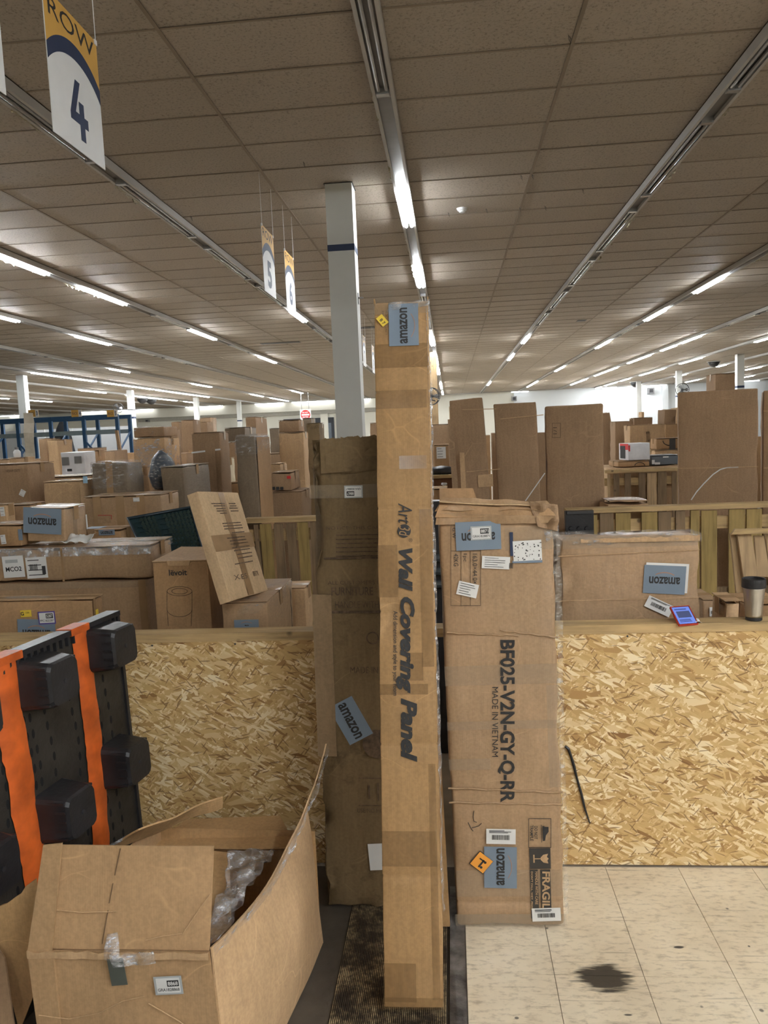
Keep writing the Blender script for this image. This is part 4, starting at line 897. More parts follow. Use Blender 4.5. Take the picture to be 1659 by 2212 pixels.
# deck with rows of slots
DK = plain('dusty_black_plastic', (.030, .026, .021), .5, var=.5, scale=7, bs=.3)
def deck():
    m = MB(); cols = [(0, LU)]
    m.box(0, LU, .0, LV, -.03, -.004)
    return m
deck().build('deck', DK, pal)
m = MB(); m.box(-.012, LU+.01, LV-.016, LV+.004, -.05, .012); m.box(-.016, 0, .01, LV, -.05, .006)
x = .02
while x < LU: m.box(x, x+.008, LV-.05, LV-.016, -.004, .010); x += .034
m.build('rim', BLKP, pal)
uo = [ploc(172, 1400)[0], ploc(24, 1480)[0]]; print('U', uo, [ploc(p, q) for p, q in [(250, 1395), (120, 1470), (285, 1640), (160, 1750), (190, 1650), (60, 1700), (212,1800)]])
def ostrip(uc, w_):
    n = 44; vs = []; fs = []
    rg = random.Random(int(uc*100))
    for i in range(n+1):
        v = LV+.002-(LV-.004)*i/n; wob = .012*noise.noise(Vector((uc*9, v*9, 0)))+.006*noise.noise(Vector((uc*5, v*31, 2))); wob2 = .012*noise.noise(Vector((uc*9+7, v*9, 0)))+.006*noise.noise(Vector((uc*5+3, v*31, 5)))
        cx = uc+.02*math.sin(v*3.2+uc*7); vs += [(cx-w_/2+wob, v, .001), (cx-w_*.22, v, .011+.004*noise.noise(Vector((v*14, uc, 1)))), (cx+w_*.22, v, .011+.004*noise.noise(Vector((v*14, uc, 7)))), (cx+w_/2+wob2, v, .001)]
    for i in range(n):
        for k in range(3): a = i*4+k; fs.append((a, a+4, a+5, a+1))
    m = MB(); m.v = vs; m.f = fs; return m.build('orange_strip', ORP, pal, smooth=True)
US = []
for uc in (uo[0], uo[1]+.0, uo[1]*2-uo[0]):
    ostrip(uc, .105 if uc == uo[0] else .12); US.append(uc); m = MB(); m.box(uc-.055, uc+.055, LV-.02, LV+.0075, -.052, .0145); m.build('orange_clip', ORP, pal)
# feet
def foot(uc, vc, su=.17, sv=.17, hh=.125):
    t0 = .86
    prof = [(0, 1.0), (.012, .98), (hh*.55, .93), (hh-.012, .86), (hh, .80)]
    vs = []; fs = []; ring = []
    n = 8
    def rr(a, b_, z):
        pts = []; r = .022
        for (sx, sy) in ((1, 1), (-1, 1), (-1, -1), (1, -1)):
            for q in range(3):
                an = math.atan2(sy, sx)+(q-1)*math.pi/5.0; pts.append((sx*(a-r)+r*math.cos(an)*1.2, sy*(b_-r)+r*math.sin(an)*1.2, z))
        return pts
    m = MB(); o = 0
    for z, k in prof: m.v += rr(su/2*k, sv/2*k, z)
    for i in range(len(prof)-1):
        for q in range(12): m.f.append((i*12+q, i*12+(q+1) % 12, (i+1)*12+(q+1) % 12, (i+1)*12+q))
    m.f.append(tuple((len(prof)-1)*12+q for q in range(12)))
    ft = m.build('foot', BLKP, pal, T(uc, vc, -.002))
    r_ = MB()
    for k in range(5):
        y = -sv*.38+k*sv*.19
        for s in (-1, 1): r_.box(min(s*su*.40, s*su*.485), max(s*su*.40, s*su*.485), y-.004, y+.004, .012, hh*.9)
    r_.build('ribs', BLKP, ft)['kind'] = 'stuff'; r2 = MB(); r2.lathe([(.008, 0), (.008, .003)], 10, T(0, 0, hh)); r2.build('hub', DARKM, ft)
for (px, py) in [(247, 1395), (113, 1470), (278, 1645), (152, 1752)]:
    u, v = ploc(px, py, .07); foot(u, v)
u1, v1 = ploc(247, 1395, .07); u2, v2 = ploc(113, 1470, .07); foot(u2*2-u1, v1, .17); u3_, v3_ = ploc(278, 1645, .07); foot(u2*2-u1, v3_); 
# oval slot rows in the deck
m = MB(); rg = random.Random(4)
for uc in (u1-.02, (u2+u1)/2-.11, u2-.045, u2+.06, US[0]+.075, US[0]-.075, US[1]-.085, US[1]+.085, u2+.3):
    for k in range(18):
        v = LV-.12-k*.06
        if v > .05: m.lathe([(.008, 0), (.006, .0006)], 8, T(uc+.012*math.sin(k*.9), v, -.0035) @ Matrix.Diagonal((1, 2.2, 1, 1)))
m.build('slots', plain('slot_shadow_black', (.004, .004, .004), .9), pal)['kind'] = 'stuff'
# ================================================================ THINGS ON THE RAIL
# steel tumbler
bp_ = P(1628, 1341, YFEN+.035); bp_.z = ZTR; sc = (P(1653, 1250, YFEN+.035).x-P(1602, 1250, YFEN+.035).x)/2; ht = P(1628, 1249, YFEN+.035).z-ZTR
STL = newmat('brushed_steel'); STL[2].inputs['Base Color'].default_value = (.58, .55, .50, 1); STL[2].inputs['Metallic'].default_value = 1; STL[2].inputs['Roughness'].default_value = .32; bump(STL[1], STL[2], nz(STL[1], coords(STL[1], (1, 1, 30)), 10), .08)
tb = thing('tumbler', 'brushed steel travel tumbler with black lid standing on the timber rail', 'cup', T(bp_.x, bp_.y, ZTR+.0005)); k = ht
MB().lathe([(sc*.68, .012), (sc*.71, k*.15), (sc*.80, k*.5), (sc*.90, k*.76), (sc*.91, k*.78)], 32).build('steel_body', STL[0], tb, smooth=True)
MB().lathe([(sc*.66, 0), (sc*.69, .002), (sc*.69, .011), (sc*.66, .012)], 32).build('base_ring', BLKP, tb)
MB().lathe([(sc*.95, k*.78), (sc*1.0, k*.79), (sc*1.0, k*.93), (sc*.97, k*.99), (sc*.9, k), (sc*.86, k*.99), (sc*.84, k*.95), (sc*.02, k*.95)], 32).build('lid', BLKP, tb)
# phone in a red case, tilted on a crumpled note
cph = P(1478, 1348, YFEN+.02); cph.z = ZTR+.024
v_l = P(1460, 1328, YFEN+.06); 
ph = thing('phone', 'smartphone with lit blue screen in a red case lying tilted on the rail', 'phone', Matrix.Translation((cph.x, YFEN+.022, ZTR+.028)) @ R(12) @ R(38, 'X'))
pw, pl = .085, .098
m = MB(); m.box(-pw/2, pw/2, -pl/2, pl/2, -.0075, -.0005); m.box(-pw/2, pw/2, -pl/2, -pl/2+.004, -.0005, .0015); m.box(-pw/2, pw/2, pl/2-.003, pl/2, -.0005, .0015)
for s in (-1, 1): m.box(s*(pw/2-.0015)-.0015, s*(pw/2-.0015)+.0015, -pl/2, pl/2, -.0005, .0015)
m.build('case', plain('red_silicone', (.50, .035, .02), .45), ph)
m = MB(); m.box(-pw/2+.003, pw/2-.003, -pl/2+.004, pl/2-.003, -.0005, .0006); m.build('glass_body', BLKP, ph)
m = MB(); m.box(-pw/2+.005, pw/2-.005, -pl/2+.006, pl/2-.005, .0007, .0009); sc_ = m.build('screen', emit('lit_phone_screen', (.16, .26, .80), .21), ph)
m = MB(); m.box(-.028, .030, -.012, .022, .001, .0012); m.build('screen_picture', emit('screen_picture', (.09, .12, .3), .12), ph)
m = MB()
for y in (.034, .030, -.022, -.027, -.033): m.box(-.03, .012+.3*abs(y), y-.0012, y+.0012, .001, .0012)
m.build('screen_text', emit('screen_text', (.03, .04, .3), .06), ph)
cr = thing('crumpled_note', 'crumpled white paper scrap tucked under the phone', 'paper', T(cph.x+.035, YFEN+.0, ZTR+.001))
sheet('paper_sheet', [(-.03, -.006, .001), (.028, -.012, .001), (.026, .03, .012), (-.03, .034, .008)], PAPER, cr, 12, 10, .0006, .012, seed=3, fr=40)

# ================================================================ LEFT BINS
def vtape(b, u, wd=.05, face='front', z0=0, z1=None): tape_strip(b, face, u, z0, u, z1 or b.h, wd, TAPE)
def wrap(b, z0=0, amt=.012, mat=None, seed=1, top=.01):
    o = rbox(b.w+.014, b.d+.014, b.h-z0+top, .02, .06, amt*.6, seed, (), 1, 0, 9).build('clear_wrap', mat or FILM, b.root, T(0, 0, z0), smooth=True); return o
L1 = cbox('labelled_carton', 'wide brown carton with yellow and purple stickers behind the orange-striped pallet', -70, 200, 1300, 3.42, .11, mat=KR, yaw=-1, flaps=None)
m = MB(); m.box(-L1.w/2, L1.w/2, -L1.d/2+.003, L1.d/2-.003, L1.h, L1.h+.003); m.build('flap', KR2, L1.root); m = MB(); m.box(-L1.w/2, L1.w/2, -.02, .03, L1.h+.0035, L1.h+.004); m.box(L1.w/2+.0005, L1.w/2+.001, -.05, -.03, L1.h-.4, L1.h); m.build('tape', TAPE, L1.root)
p = sticker(L1, 'front', 57, 1325, 25, 15, 2, mat=YEL, name='yellow_sticker', lines=0); text('printed_letter', 'G', .016, .018, INK, p, T(-.018, 0, .0012), bold=.03); text('printed_code', '1280', .02, .008, INK, p, T(.008, .004, .0012))
p = sticker(L1, 'front', 102, 1334, 39, 28, 2, border=PUR, num='5287', sub='PPC1825287', lab='white number label with purple border')
p = sticker(L1, 'right', 208, 1322, 12, 12, 0, mat=YEL, name='yellow_sticker')
amz(L1, 'front', 80, 1366, 86, 58, 178)
L2 = cbox('lower_brown_carton', 'large brown carton under the one with the two white shipping labels', -60, 318, 1262, 3.85, .33, mat=KRW, r=.016, flaps=None)
tape_strip(L2, 'front', -L2.w/2, L2.h-.02, L2.w/2, L2.h-.02, .035, TAPEC); tape_strip(L2, 'front', L2.w/2-.03, 0.3, L2.w/2-.03, L2.h, .04)
L3 = cbox('two_label_carton', 'long brown carton with two white shipping labels, stacked above another', -60, 325, 1190, 3.85, .33, zb=L2.h+.002, mat=KRW, r=.02, seg=.05, amp=.006)
tape_strip(L3, 'front', -L3.w/2, L3.h-.02, L3.w/2, L3.h-.02, .05, FILM2); vtape(L3, hit(L3, 'front', 135, 1220)[0], .012)
wrap(L3, L3.h-.05, .02, seed=4)
p = sticker(L3, 'front', 30, 1224, 48, 47, 2, lines=0, name='shipping_label'); s = hit(L3, 'front', 30, 1224)[2]; text('printed_code', 'MCO2', 36*s, 10*s, INK, p, T(0, -5*s, .0012), bold=.02); plate('grey_bar', GREYP, p, T(-3*s, 12*s, .0012), 28*s, 7*s, .0003)
p = sticker(L3, 'front', 80, 1226, 47, 46, 2, lines=4, name='shipping_label'); bars(p, 18*s, 12*s, T(-6*s, 2*s, .0018), 14, 5); plate('grey_bar', DARKM, p, T(16*s, -6*s, .0016), 8*s, 18*s, .0003)
tp = thing('torn_paper', 'torn white wrapping paper lying on the two-label carton', 'paper', T(P(165, 1182, 3.9).x, 3.93, L2.h+L3.h+.03))
sheet('paper_sheet', [(-.07, -.05, .0), (.09, -.05, .0), (.09, .02, .03), (-.06, .02, .035)], PAPER, tp, 14, 8, .0006, .025, seed=3, fr=25, ragged=.4)
topz = L2.h+L3.h+.006
L8 = cbox('blue_labelled_carton', 'cubic carton with large upside-down blue-grey label, on the two-label carton', 50, 136, 1099, 3.88, .27, zb=topz+.028, mat=KRW, yaw=2, roll=2.2, r=.012)
amz(L8, 'front', 92, 1125, 84, 56, 177); tape_strip(L8, 'right', -.02, .0, -.02, L8.h, .05, TAPEC); p = sticker(L8, 'right', 163, 1165, 16, 18, 8, lines=3, name='small_label'); sticker(L8, 'right', 186, 1127, 6, 32, 5, name='small_label')
wrap(L8, L8.h-.05, .02, seed=9)
L9 = cbox('low_open_carton', 'small tan carton with a blue-grey label folded over its edge', 200, 262, 1146, 4.36, .2, zb=0, mat=KR, flaps='top')
amz(L9, 'front', 231, 1150, 36, 12, 180); u, v, s = hit(L9, 'top', 230, 1135); plate('mailing_label', BLUE, L9.root, face_M(L9, 'top', u, 0, 0, .006), 36*s, .12)
L15 = cbox('left_edge_carton', 'brown carton with small white label at the photo\'s left edge, above the long carton', -40, 44, 1136, 3.90, .2, zb=topz+.006, mat=KR, yaw=-6)
sticker(L15, 'front', 8, 1165, 12, 20, 5, lines=2, name='small_label'); sticker(L15, 'front', 45, 1155, 10, 24, 0, mat=BLUE, name='small_label')
L16 = cbox('white_label_carton', 'brown carton with white label directly above the left-edge carton', -30, 13, 1092, 4.45, .1, zb=0, mat=KR2); sticker(L16, 'front', 6, 1105, 10, 20, 3, lines=3, name='small_label')
L16b = cbox('red_brown_carton', 'low reddish brown carton behind the blue-labelled cube', 16, 66, 1092, 4.68, .2, mat=KRB)
L10 = cbox('wide_taped_carton', 'wide upright carton with tan tape strips behind the black plastic pallet', 178, 349, 1075, 4.92, .33, mat=KRW, r=.015)
for px in (210, 260, 305): vtape(L10, hit(L10, 'front', px, 1100)[0], .055)
sticker(L10, 'front', 295, 1079, 14, 9, 2, border=PAPER, lines=2, name='small_label'); p = sticker(L10, 'front', 226, 1122, 30, 16, 0, mat=KRW, name='red_print'); frame(L10, 213, 1113, 241, 1121, mat=plain('red_ink', (.45, .05, .03), .6), t=1.4)
L10b = cbox('recycle_label_box', 'narrow box with green and white label standing beside the black plastic pallet', 264, 282, 1155, 4.70, .1, mat=KR); sticker(L10b, 'front', 273, 1163, 12, 18, 0, lines=3, name='small_label')
# levoit carton
L4 = cbox('purifier_carton', 'upright brown carton printed with a purifier drawing', 328, 449, 1214, 3.58, .36, mat=KR, flaps=None, r=.006, amp=.002, creases=())
LVC = L4
sheet('lid_flap', [(-L4.w/2+.002, -L4.d/2-.002, L4.h+.003), (L4.w/2-.002, -L4.d/2-.002, L4.h+.003), (L4.w/2-.002, L4.d/2, L4.h+.012), (-L4.w/2+.02, L4.d/2, L4.h+.02)], KR2, L4.root, 4, 4, .004, .003)
u, v, s = hit(L4, 'front', 386, 1214); m = MB(); m.poly([(-26*s, 3*s), (26*s, 3*s), (24*s, -6*s), (22*s, -8*s), (-22*s, -8*s), (-24*s, -6*s)], .003, face_M(L4, 'front', u, v, 0, .001)); m.build('tuck_tab', KR2, L4.root)
col_text(L4, 'front', 'lëvoit', 365, 404, 1230, 1243, mat=INK, rot=0, bold=.02)
def ell(cx, cy, rx, ry, a0, a1, n=20): return [(cx+rx*math.cos(a0+(a1-a0)*i/n), cy+ry*math.sin(a0+(a1-a0)*i/n)) for i in range(n+1)]
m = MB()
def pline(b, pts, r=.0012):
    q = [(hit(b, 'front', *p)[0], -b.d/2-.0014, hit(b, 'front', *p)[1]) for p in pts]
    for i in range(len(q)-1): m.tube([q[i], q[i+1]], r, 4, cap=False)
pline(L4, ell(388, 1277, 27, 10, 0, 2*math.pi)); pline(L4, ell(388, 1277, 17, 6, 0, 2*math.pi)); pline(L4, [(361, 1277), (361, 1318), (364, 1352)]); pline(L4, [(415, 1277), (415, 1318), (413, 1352)]); pline(L4, ell(388, 1316, 27, 16, 0, math.pi)); m.build('purifier_drawing', INKF, L4.root)['kind'] = 'stuff'
# wrapped carton below the leaning one, and the leaning tan carton
L6 = cbox('wrapped_low_carton', 'film-wrapped carton with a cracked side, under the leaning tan carton', 476, 578, 1303, 3.42, .56, mat=KRW, r=.012, yaw=0)
amz(L6, 'front', 533, 1350, 54, 24, 180, tw=.2, word='a'); wrap(L6, L6.h-.07, .02, seed=6); 
m = MB(); pts = [(.0, L6.h-.03), (.006, L6.h-.07), (-.004, L6.h-.10), (.007, L6.h-.15), (.0, L6.h-.2), (.008, L6.h-.27), (.002, L6.h-.33)]
for i in range(6): (a, z), (c_, z2) = pts[i], pts[i+1]; m.add([(L6.w/2+.0085, .17+a-.004, z), (L6.w/2+.0085, .17+a+.009*(i % 2+.6), z), (L6.w/2+.0085, .17+c_+.009*((i+1) % 2+.6), z2), (L6.w/2+.0085, .17+c_-.004, z2)], [(0, 1, 2, 3)])
m.build('torn_crack', plain('crack_dark', (.02, .014, .008), .9), L6.root)
L6b = cbox('taped_end_carton', 'pale carton end showing between wrapped carton and furniture carton', 612, 660, 1272, 4.05, .2, mat=KR2)
print('L6', L6.h)
L5 = Bx(); kk = .905; L5.w, L5.h, L5.d = .484*kk, .568*kk, .063*kk
L5.M = T(-1.088*kk, 3.6*kk, H-(H-1.118)*kk) @ Matrix.Rotation(1.455, 4, 'Z') @ Matrix.Rotation(-.297, 4, 'X') @ Matrix.Rotation(.102, 4, 'Y') @ T(L5.w/2, L5.d/2, 0)
L5.root = thing('leaning_tan_carton', 'smooth tan carton leaning at an angle, with small printed lines and tape', 'box', L5.M); finish(L5, KRP, flaps=None, r=.004, amp=.0012)
m = MB()
for (x0, x1, y) in [(456, 485, 1088), (461, 486, 1093), (467, 487, 1099), (468, 489, 1104), (475, 490, 1109), (494, 508, 1088), (496, 510, 1093), (495, 513, 1098), (498, 515, 1104), (480, 520, 1131), (482, 523, 1137), (484, 525, 1143), (500, 528, 1151), (490, 530, 1163), (496, 533, 1169), (497, 537, 1176), (500, 540, 1184), (505, 541, 1190), (512, 545, 1198), (514, 546, 1206), (507, 548, 1219)]:
    u, v, s = hit(L5, 'front', x0, y); u2, _, _ = hit(L5, 'front', x1, y)
    m.box(max(u, -L5.w/2+.02), min(u2, L5.w/2-.01), -L5.d/2-.0016, -L5.d/2-.0012, v-.0025, v+.0025)
m.build('printed_lines', INKF, L5.root)['kind'] = 'stuff'
ua, va, _ = hit(L5, 'front', 475, 1062); ub, vb, _ = hit(L5, 'front', 543, 1284); tape_strip(L5, 'front', ua, L5.h-.005, ub, .005, .06, TAPE); tape_strip(L5, 'front', -L5.w/2, L5.h*.52, L5.w/2, L5.h*.52, .075, TAPE)
for (px, py, t_) in [(511, 1247, 'X'), (527, 1245, 'E5'), (552, 1239, '8817K')]:
    u, v, s = hit(L5, 'front', px, py); text('printed_mark', t_, 30*s, 11*s, INKF, L5.root, face_M(L5, 'front', u, v, 0, .002))
# dark green plastic pallet leaning behind
q = [(277, 1122), (413, 1098), (440, 1212), (318, 1216)]
r = [ray(*p_) for p_ in q]; Y7 = 4.25
gp = thing('plastic_pallet', 'dark green plastic pallet leaning behind the purifier carton', 'pallet', T(0, 0, 0))
A_, B_, C_, D_ = P(277, 1122, 4.45), P(413, 1098, 4.55), P(446, 1214, 4.35), P(322, 1216, 4.25)
sheet('deck', [D_, C_, B_, A_], GRNP, gp, 4, 4, .02, 0)
uu = (B_-A_); vv = (D_-A_); nn = uu.cross(vv).normalized(); nn = nn if nn.y < 0 else -nn
m = MB()
for i in range(15):
    for j in range(11):
        a, c_ = .06+i*.063, .08+j*.085; p_ = A_*(1-a)*(1-c_)+B_*a*(1-c_)+C_*a*c_+D_*(1-a)*c_+nn*.002
        if (i in (6, 7) ) or i < 2: continue
        m.add([p_+Vector((x, 0, z)) + nn*k for k in (0, .008) for x, z in ((-.012, 0), (0, -.018), (.012, 0), (0, .018))], [(4, 5, 6, 7), (0, 1, 5, 4), (1, 2, 6, 5), (2, 3, 7, 6), (3, 0, 4, 7)])
m.build('studs', plain('green_plastic_studs', (.022, .042, .036), .3), gp)['kind'] = 'stuff'
m = MB(); m.tube([D_+nn*.008, A_+nn*.008, B_+nn*.008, C_+nn*.008], .012, 8); m.build('rim', plain('dark_teal_rim', (.02, .035, .045), .3), gp, smooth=True)
for k in range(2):
    m = MB()
    for j in range(6): a = .08+k*.36; c_ = .12+j*.11; p_ = A_*(1-a)*(1-c_)+B_*a*(1-c_)+C_*a*c_+D_*(1-a)*c_; m.tube([p_+nn*.01, p_+uu*.13+nn*.01], .004, 5)
    m.build('ribs', GRNP, gp)['kind'] = 'stuff'

# pallet walls
def pallet_wall(name, label, xa, xb, ytop, xref, Y, slats, zbot=0, mats=None, rail=True, low=(), th=.02):
    zt = P(xref, ytop, Y).z; t = thing(name, label, 'pallet', T(0, 0, 0)); XA, XB = P(xa, ytop, Y).x, P(xb, ytop, Y).x
    zr = zt-.035 if rail else zt
    for i, s_ in enumerate(slats):
        x0, x1 = P(s_[0], ytop+20, Y).x, P(s_[1], ytop+20, Y).x; tilt = s_[2] if len(s_) > 2 else 0; m = MB()
        rg = random.Random(i+int(xa)); zt_ = zr-.004-rg.uniform(0, .012)
        m.add([(x0+tilt, Y-.001, zbot), (x1+tilt, Y-.001, zbot), (x1+tilt, Y+th-.002, zbot), (x0+tilt, Y+th-.002, zbot), (x0, Y-.001, zt_), (x1, Y-.001, zt_), (x1, Y+th-.002, zt_), (x0, Y+th-.002, zt_)], [(3,2,1,0),(4,5,6,7),(0,1,5,4),(1,2,6,5),(2,3,7,6),(3,0,4,7)])
        m.build('slat', (mats or [PWZ, PWZ2, PWZ, PWZ3])[i % len(mats or [1, 1, 1, 1])], t)
    for zf in (.06, .5, .92):
        m = MB(); z = zbot+(zr-zbot)*zf; m.box(XA, XB, Y+th, Y+th+.035, z-.045, z+.045 if zf < .9 else min(z+.045, zr-.002)); m.build('stringer', PWZ2 if zf != .92 else PW, t)
    if rail: m = MB(); m.box(XA, XB, Y-.015, Y+.09, zr, zt); m.build('top_rail', PW, t)
    return t, zt
YR2 = 5.72
w2, z2 = pallet_wall('pallet_fence', 'yellowed upright pallet slats under a pale rail, behind the wide worn carton', 1222, 2150, 1092, 1450, YR2,
  [(1236, 1262), (1268, 1290), (1296, 1325), (1330, 1362), (1386, 1420), (1422, 1449), (1460, 1480), (1492, 1511), (1515, 1549), (1575, 1609), (1613, 1646), (1668, 1700), (1712, 1745), (1760, 1785), (1800, 1832), (1850, 1884), (1900, 1925), (1940, 1973), (1990, 2022), (2040, 2070), (2086, 2120)], mats=[PWZ, PWZ, PWZ2, PWZ, PWZ, PWZ2, PWZ2, PWZ, PWZ, PWZ])
w2l, z2l = pallet_wall('pallet_fence', 'grey-brown upright pallet slats left of the furniture carton', 528, 700, 1118, 600, YR2,
  [(548, 556, .05), (561, 585, .03), (591, 610, .03), (618, 637, .03), (642, 665, .02), (670, 690)], mats=[PWZ2, PWZ, PWZ2])
# second row of the left pile
L14 = cbox('reddish_carton', 'tall reddish brown carton with white sticker at the left edge', -50, 60, 1006, 5.5, .4, mat=KRB, r=.02); sticker(L14, 'front', 49, 1065, 12, 14, -30, lines=2, name='small_label'); col_text(L14, 'front', 'HEAVY DUTY', 14, 45, 1014, 1020, mat=INKF, rot=0)
L12 = cbox('bright_tan_carton', 'bright tan carton in front of a darker one, left of the wrapped dark carton', 92, 172, 1042, 5.35, .3, mat=KR2)
L13 = cbox('rear_brown_carton', 'brown carton with crumpled top behind the bright tan one', 60, 178, 1033, 5.95, .4, mat=KRW, top_crush=.01)
L11 = cbox('wrapped_dark_carton', 'dark greyish film-wrapped carton with small blue sticker, left of the black bag', 181, 262, 999, 5.4, .3, mat=KR4, roll=1.5, flaps=None, r=.02, top_crush=.012); wrap(L11, L11.h-.2, .02, seed=12); vtape(L11, 0, .05); sticker(L11, 'front', 187, 1036, 10, 15, 0, mat=plain('light_blue_paper', (.35, .55, .70), .5), name='blue_sticker', eps=.02)
L11b = cbox('open_pale_carton', 'open pale carton with dark slit between wrapped carton and tall film-topped one', 258, 290, 1010, 5.95, .2, mat=KR2, lean=-4); 
L19 = cbox('film_topped_carton', 'tall tan carton with shiny crumpled film over its top, near the blue racks', 286, 355, 948, 7.0, .4, mat=KR2, r=.01); wrap(L19, .9, .02, FILM2, 14, -.0)
L19t = cbox('film_covered_carton', 'brown carton beneath shiny film, stacked on the tall tan carton', 287, 354, 924, 7.02, .36, zb=L19.h+.006, mat=KRB, flaps=None); wrap(L19t, 0, .04, FILM2, 17, .01)
L18 = cbox('grey_brown_carton', 'greyish upright carton beside the black film-wrapped bag', 345, 396, 1010, 5.5, .62, mat=KR4, r=.012)
L17s = cbox('support_carton', 'low carton beneath the black film-wrapped bag', 300, 341, 1062, 5.75, .4, mat=KR, flaps=None)
def sack(name, label, x0, x1, yt, Y, zb, mat, dd=.2, seed=1, fm=None):
    a, b_ = P(x0, yt, Y), P(x1, yt, Y); wd = (b_.x-a.x); hh = a.z-zb; t = thing(name, label, 'bag', T((a.x+b_.x)/2, Y+dd/2, zb)); m = MB(); n = 22
    prof = [(.38, 0), (.47, .08), (.5, .35), (.46, .6), (.38, .78), (.24, .9), (.10, .97), (.05, 1.0)]
    vs = []
    for r_, z in prof:
        for k in range(n):
            an = 2*math.pi*k/n; nzv = 1+.22*noise.noise(Vector((math.cos(an)*2, math.sin(an)*2, z*4+seed))); vs.append((r_*wd*math.cos(an)*nzv-(.1*wd*z if seed == 1 else 0), r_*dd*2*math.sin(an)*nzv*.5*2*.5, z*hh))
    fs = [(i*n+k, i*n+(k+1) % n, (i+1)*n+(k+1) % n, (i+1)*n+k) for i in range(len(prof)-1) for k in range(n)]+[tuple(reversed(range(n))), tuple((len(prof)-1)*n+k for k in range(n))]
    m.add(vs, fs); m.build('bag_body', mat, t, smooth=True)
    if fm: m2 = MB(); m2.add([(x*1.06, y*1.06, z*1.01) for x, y, z in vs], fs); m2.build('clear_film', fm, t, smooth=True)
    return t
sack('black_film_bag', 'dark bag wrapped in shiny clear film, standing among the left cartons', 312, 366, 975, 5.85, L17s.h+.003, plain('dark_blue_bag', (.03, .045, .065), .4), .26, 1, FILM)
L20 = cbox('tilted_carton', 'brown carton leaning to the right of the film-topped tall carton', 382, 412, 940, 7.3, .4, mat=KR2, roll=6, flaps=None)
L21 = cbox('strapped_carton', 'tall brown carton crossed by a white strap', 411, 474, 936, 6.6, .3, mat=KRB, r=.02); tape_strip(L21, 'front', -L21.w/2, hit(L21, 'front', 440, 977)[1], L21.w/2, hit(L21, 'front', 440, 972)[1], .014, PAPER, 'strap'); panel(L21, 441, 936, 473, 1100, KRB, 'overlap_panel')
L22 = cbox('dark_tall_carton', 'tall dark film-wrapped carton with lighter side, left of the furniture carton', 505, 552, 941, 5.9, .47, mat=KR4, r=.02, flaps=None, top_crush=.01); m = MB(); m.box(L22.w/2+.001, L22.w/2+.0016, -L22.d/2+.02, L22.d/2-.02, .2, L22.h-.02); m.build('paler_side', KR, L22.root); wrap(L22, L22.h-.16, .015, seed=21)
L23 = cbox('rear_stack_carton', 'brown carton in the rear stack left of the dark tall carton', 486, 531, 956, 8.2, .5, mat=KRB)
L23b = cbox('rear_stack_carton', 'grey-brown carton crowning the rear stack left of the dark tall carton', 484, 529, 925, 8.2, .5, zb=L23.h+.006, mat=KR4)
L23c = cbox('small_top_carton', 'small carton with white taped end poking above the dark tall carton', 529, 552, 902, 9.2, .6, mat=KRB); 
L24 = cbox('rear_tan_carton', 'tall tan carton with film edge behind the dark tall one, nearer the stop sign', 601, 655, 936, 8.6, .3, mat=KR2)
L24b = cbox('rear_top_carton', 'brown carton on top of the rear tan carton, under the stop sign', 600, 646, 909, 8.6, .3, zb=L24.h+.006, mat=KRB); 
L25s = cbox('dark_brown_crate', 'dark brown carton right of the dark tall one, under the red-sticker carton', 585, 652, 1064, 6.5, .45, mat=KR3)
L25 = cbox('red_sticker_carton', 'brown carton with red sticker and row of black handling symbols', 585, 629, 1022, 6.52, .4, zb=L25s.h+.006, mat=KRB)
m = MB()
for px in (591, 600, 609): u, v, s = hit(L25, 'front', px, 1055); m.box(u-3.4*s, u+3.4*s, -L25.d/2-.0016, -L25.d/2-.0012, v-3.4*s, v+3.4*s)
m.build('handling_symbols', INK, L25.root)['kind'] = 'stuff'; sticker(L25, 'front', 624, 1031, 8, 6, 0, mat=plain('red_paper', (.6, .03, .03), .5), name='red_sticker')
L25t = cbox('small_tan_carton', 'small tan carton above the red-sticker carton', 583, 606, 1003, 7.3, .3, mat=KR2)
L23d = cbox('cream_carton', 'narrow cream carton between the strapped and dark tall cartons', 475, 489, 991, 7.4, .3, mat=plain('cream_card', (.62, .54, .38), .7)); L23e = cbox('low_rear_carton', 'low brown carton left of the dark tall carton', 492, 520, 1044, 7.3, .3, mat=KR)
for i, (x0, x1, yt, Y, mt, nm, lb) in enumerate([
  (357, 367, 928, 9.9, KR3, 'dark_slim_carton', 'slim dark carton right of the film-topped one'), (369, 386, 912, 13.4, KR3, 'dark_panel_carton', 'first of two dark flat cartons before the cream wall'), (390, 417, 908, 12.6, KR3, 'dark_panel_carton', 'second, wider dark flat carton before the cream wall'),
  (430, 447, 912, 14, KR3, 'dark_front_carton', 'small dark carton in front of a wrapped tan one'), (430, 455, 903, 15, KRW, 'wrapped_far_carton', 'film-wrapped tan carton beside the far column'), (581, 602, 926, 12, KR4, 'grey_far_carton', 'greyish carton between dark tall and rear tan cartons'),
  (100, 124, 951, 9.5, KR2, 'two_tone_carton', 'tall two-tone carton left of the white window-cut box'), (82, 100, 948, 10, KRB, 'tall_far_carton', 'tall carton just left of the two-tone one'), (660, 690, 915, 9.5, KRM, 'crumpled_far_carton', 'crumpled brown carton peeking above the furniture carton'), (652, 672, 904, 12, KR4, 'grey_peak_carton', 'small grey carton below the stop sign, right'), (798, 812, 914, 13, KR3, 'column_side_carton', 'dark carton between the nearest column and the slim tall carton')]):
    cbox(nm, lb, x0, x1, yt, Y, .4, mat=mt)
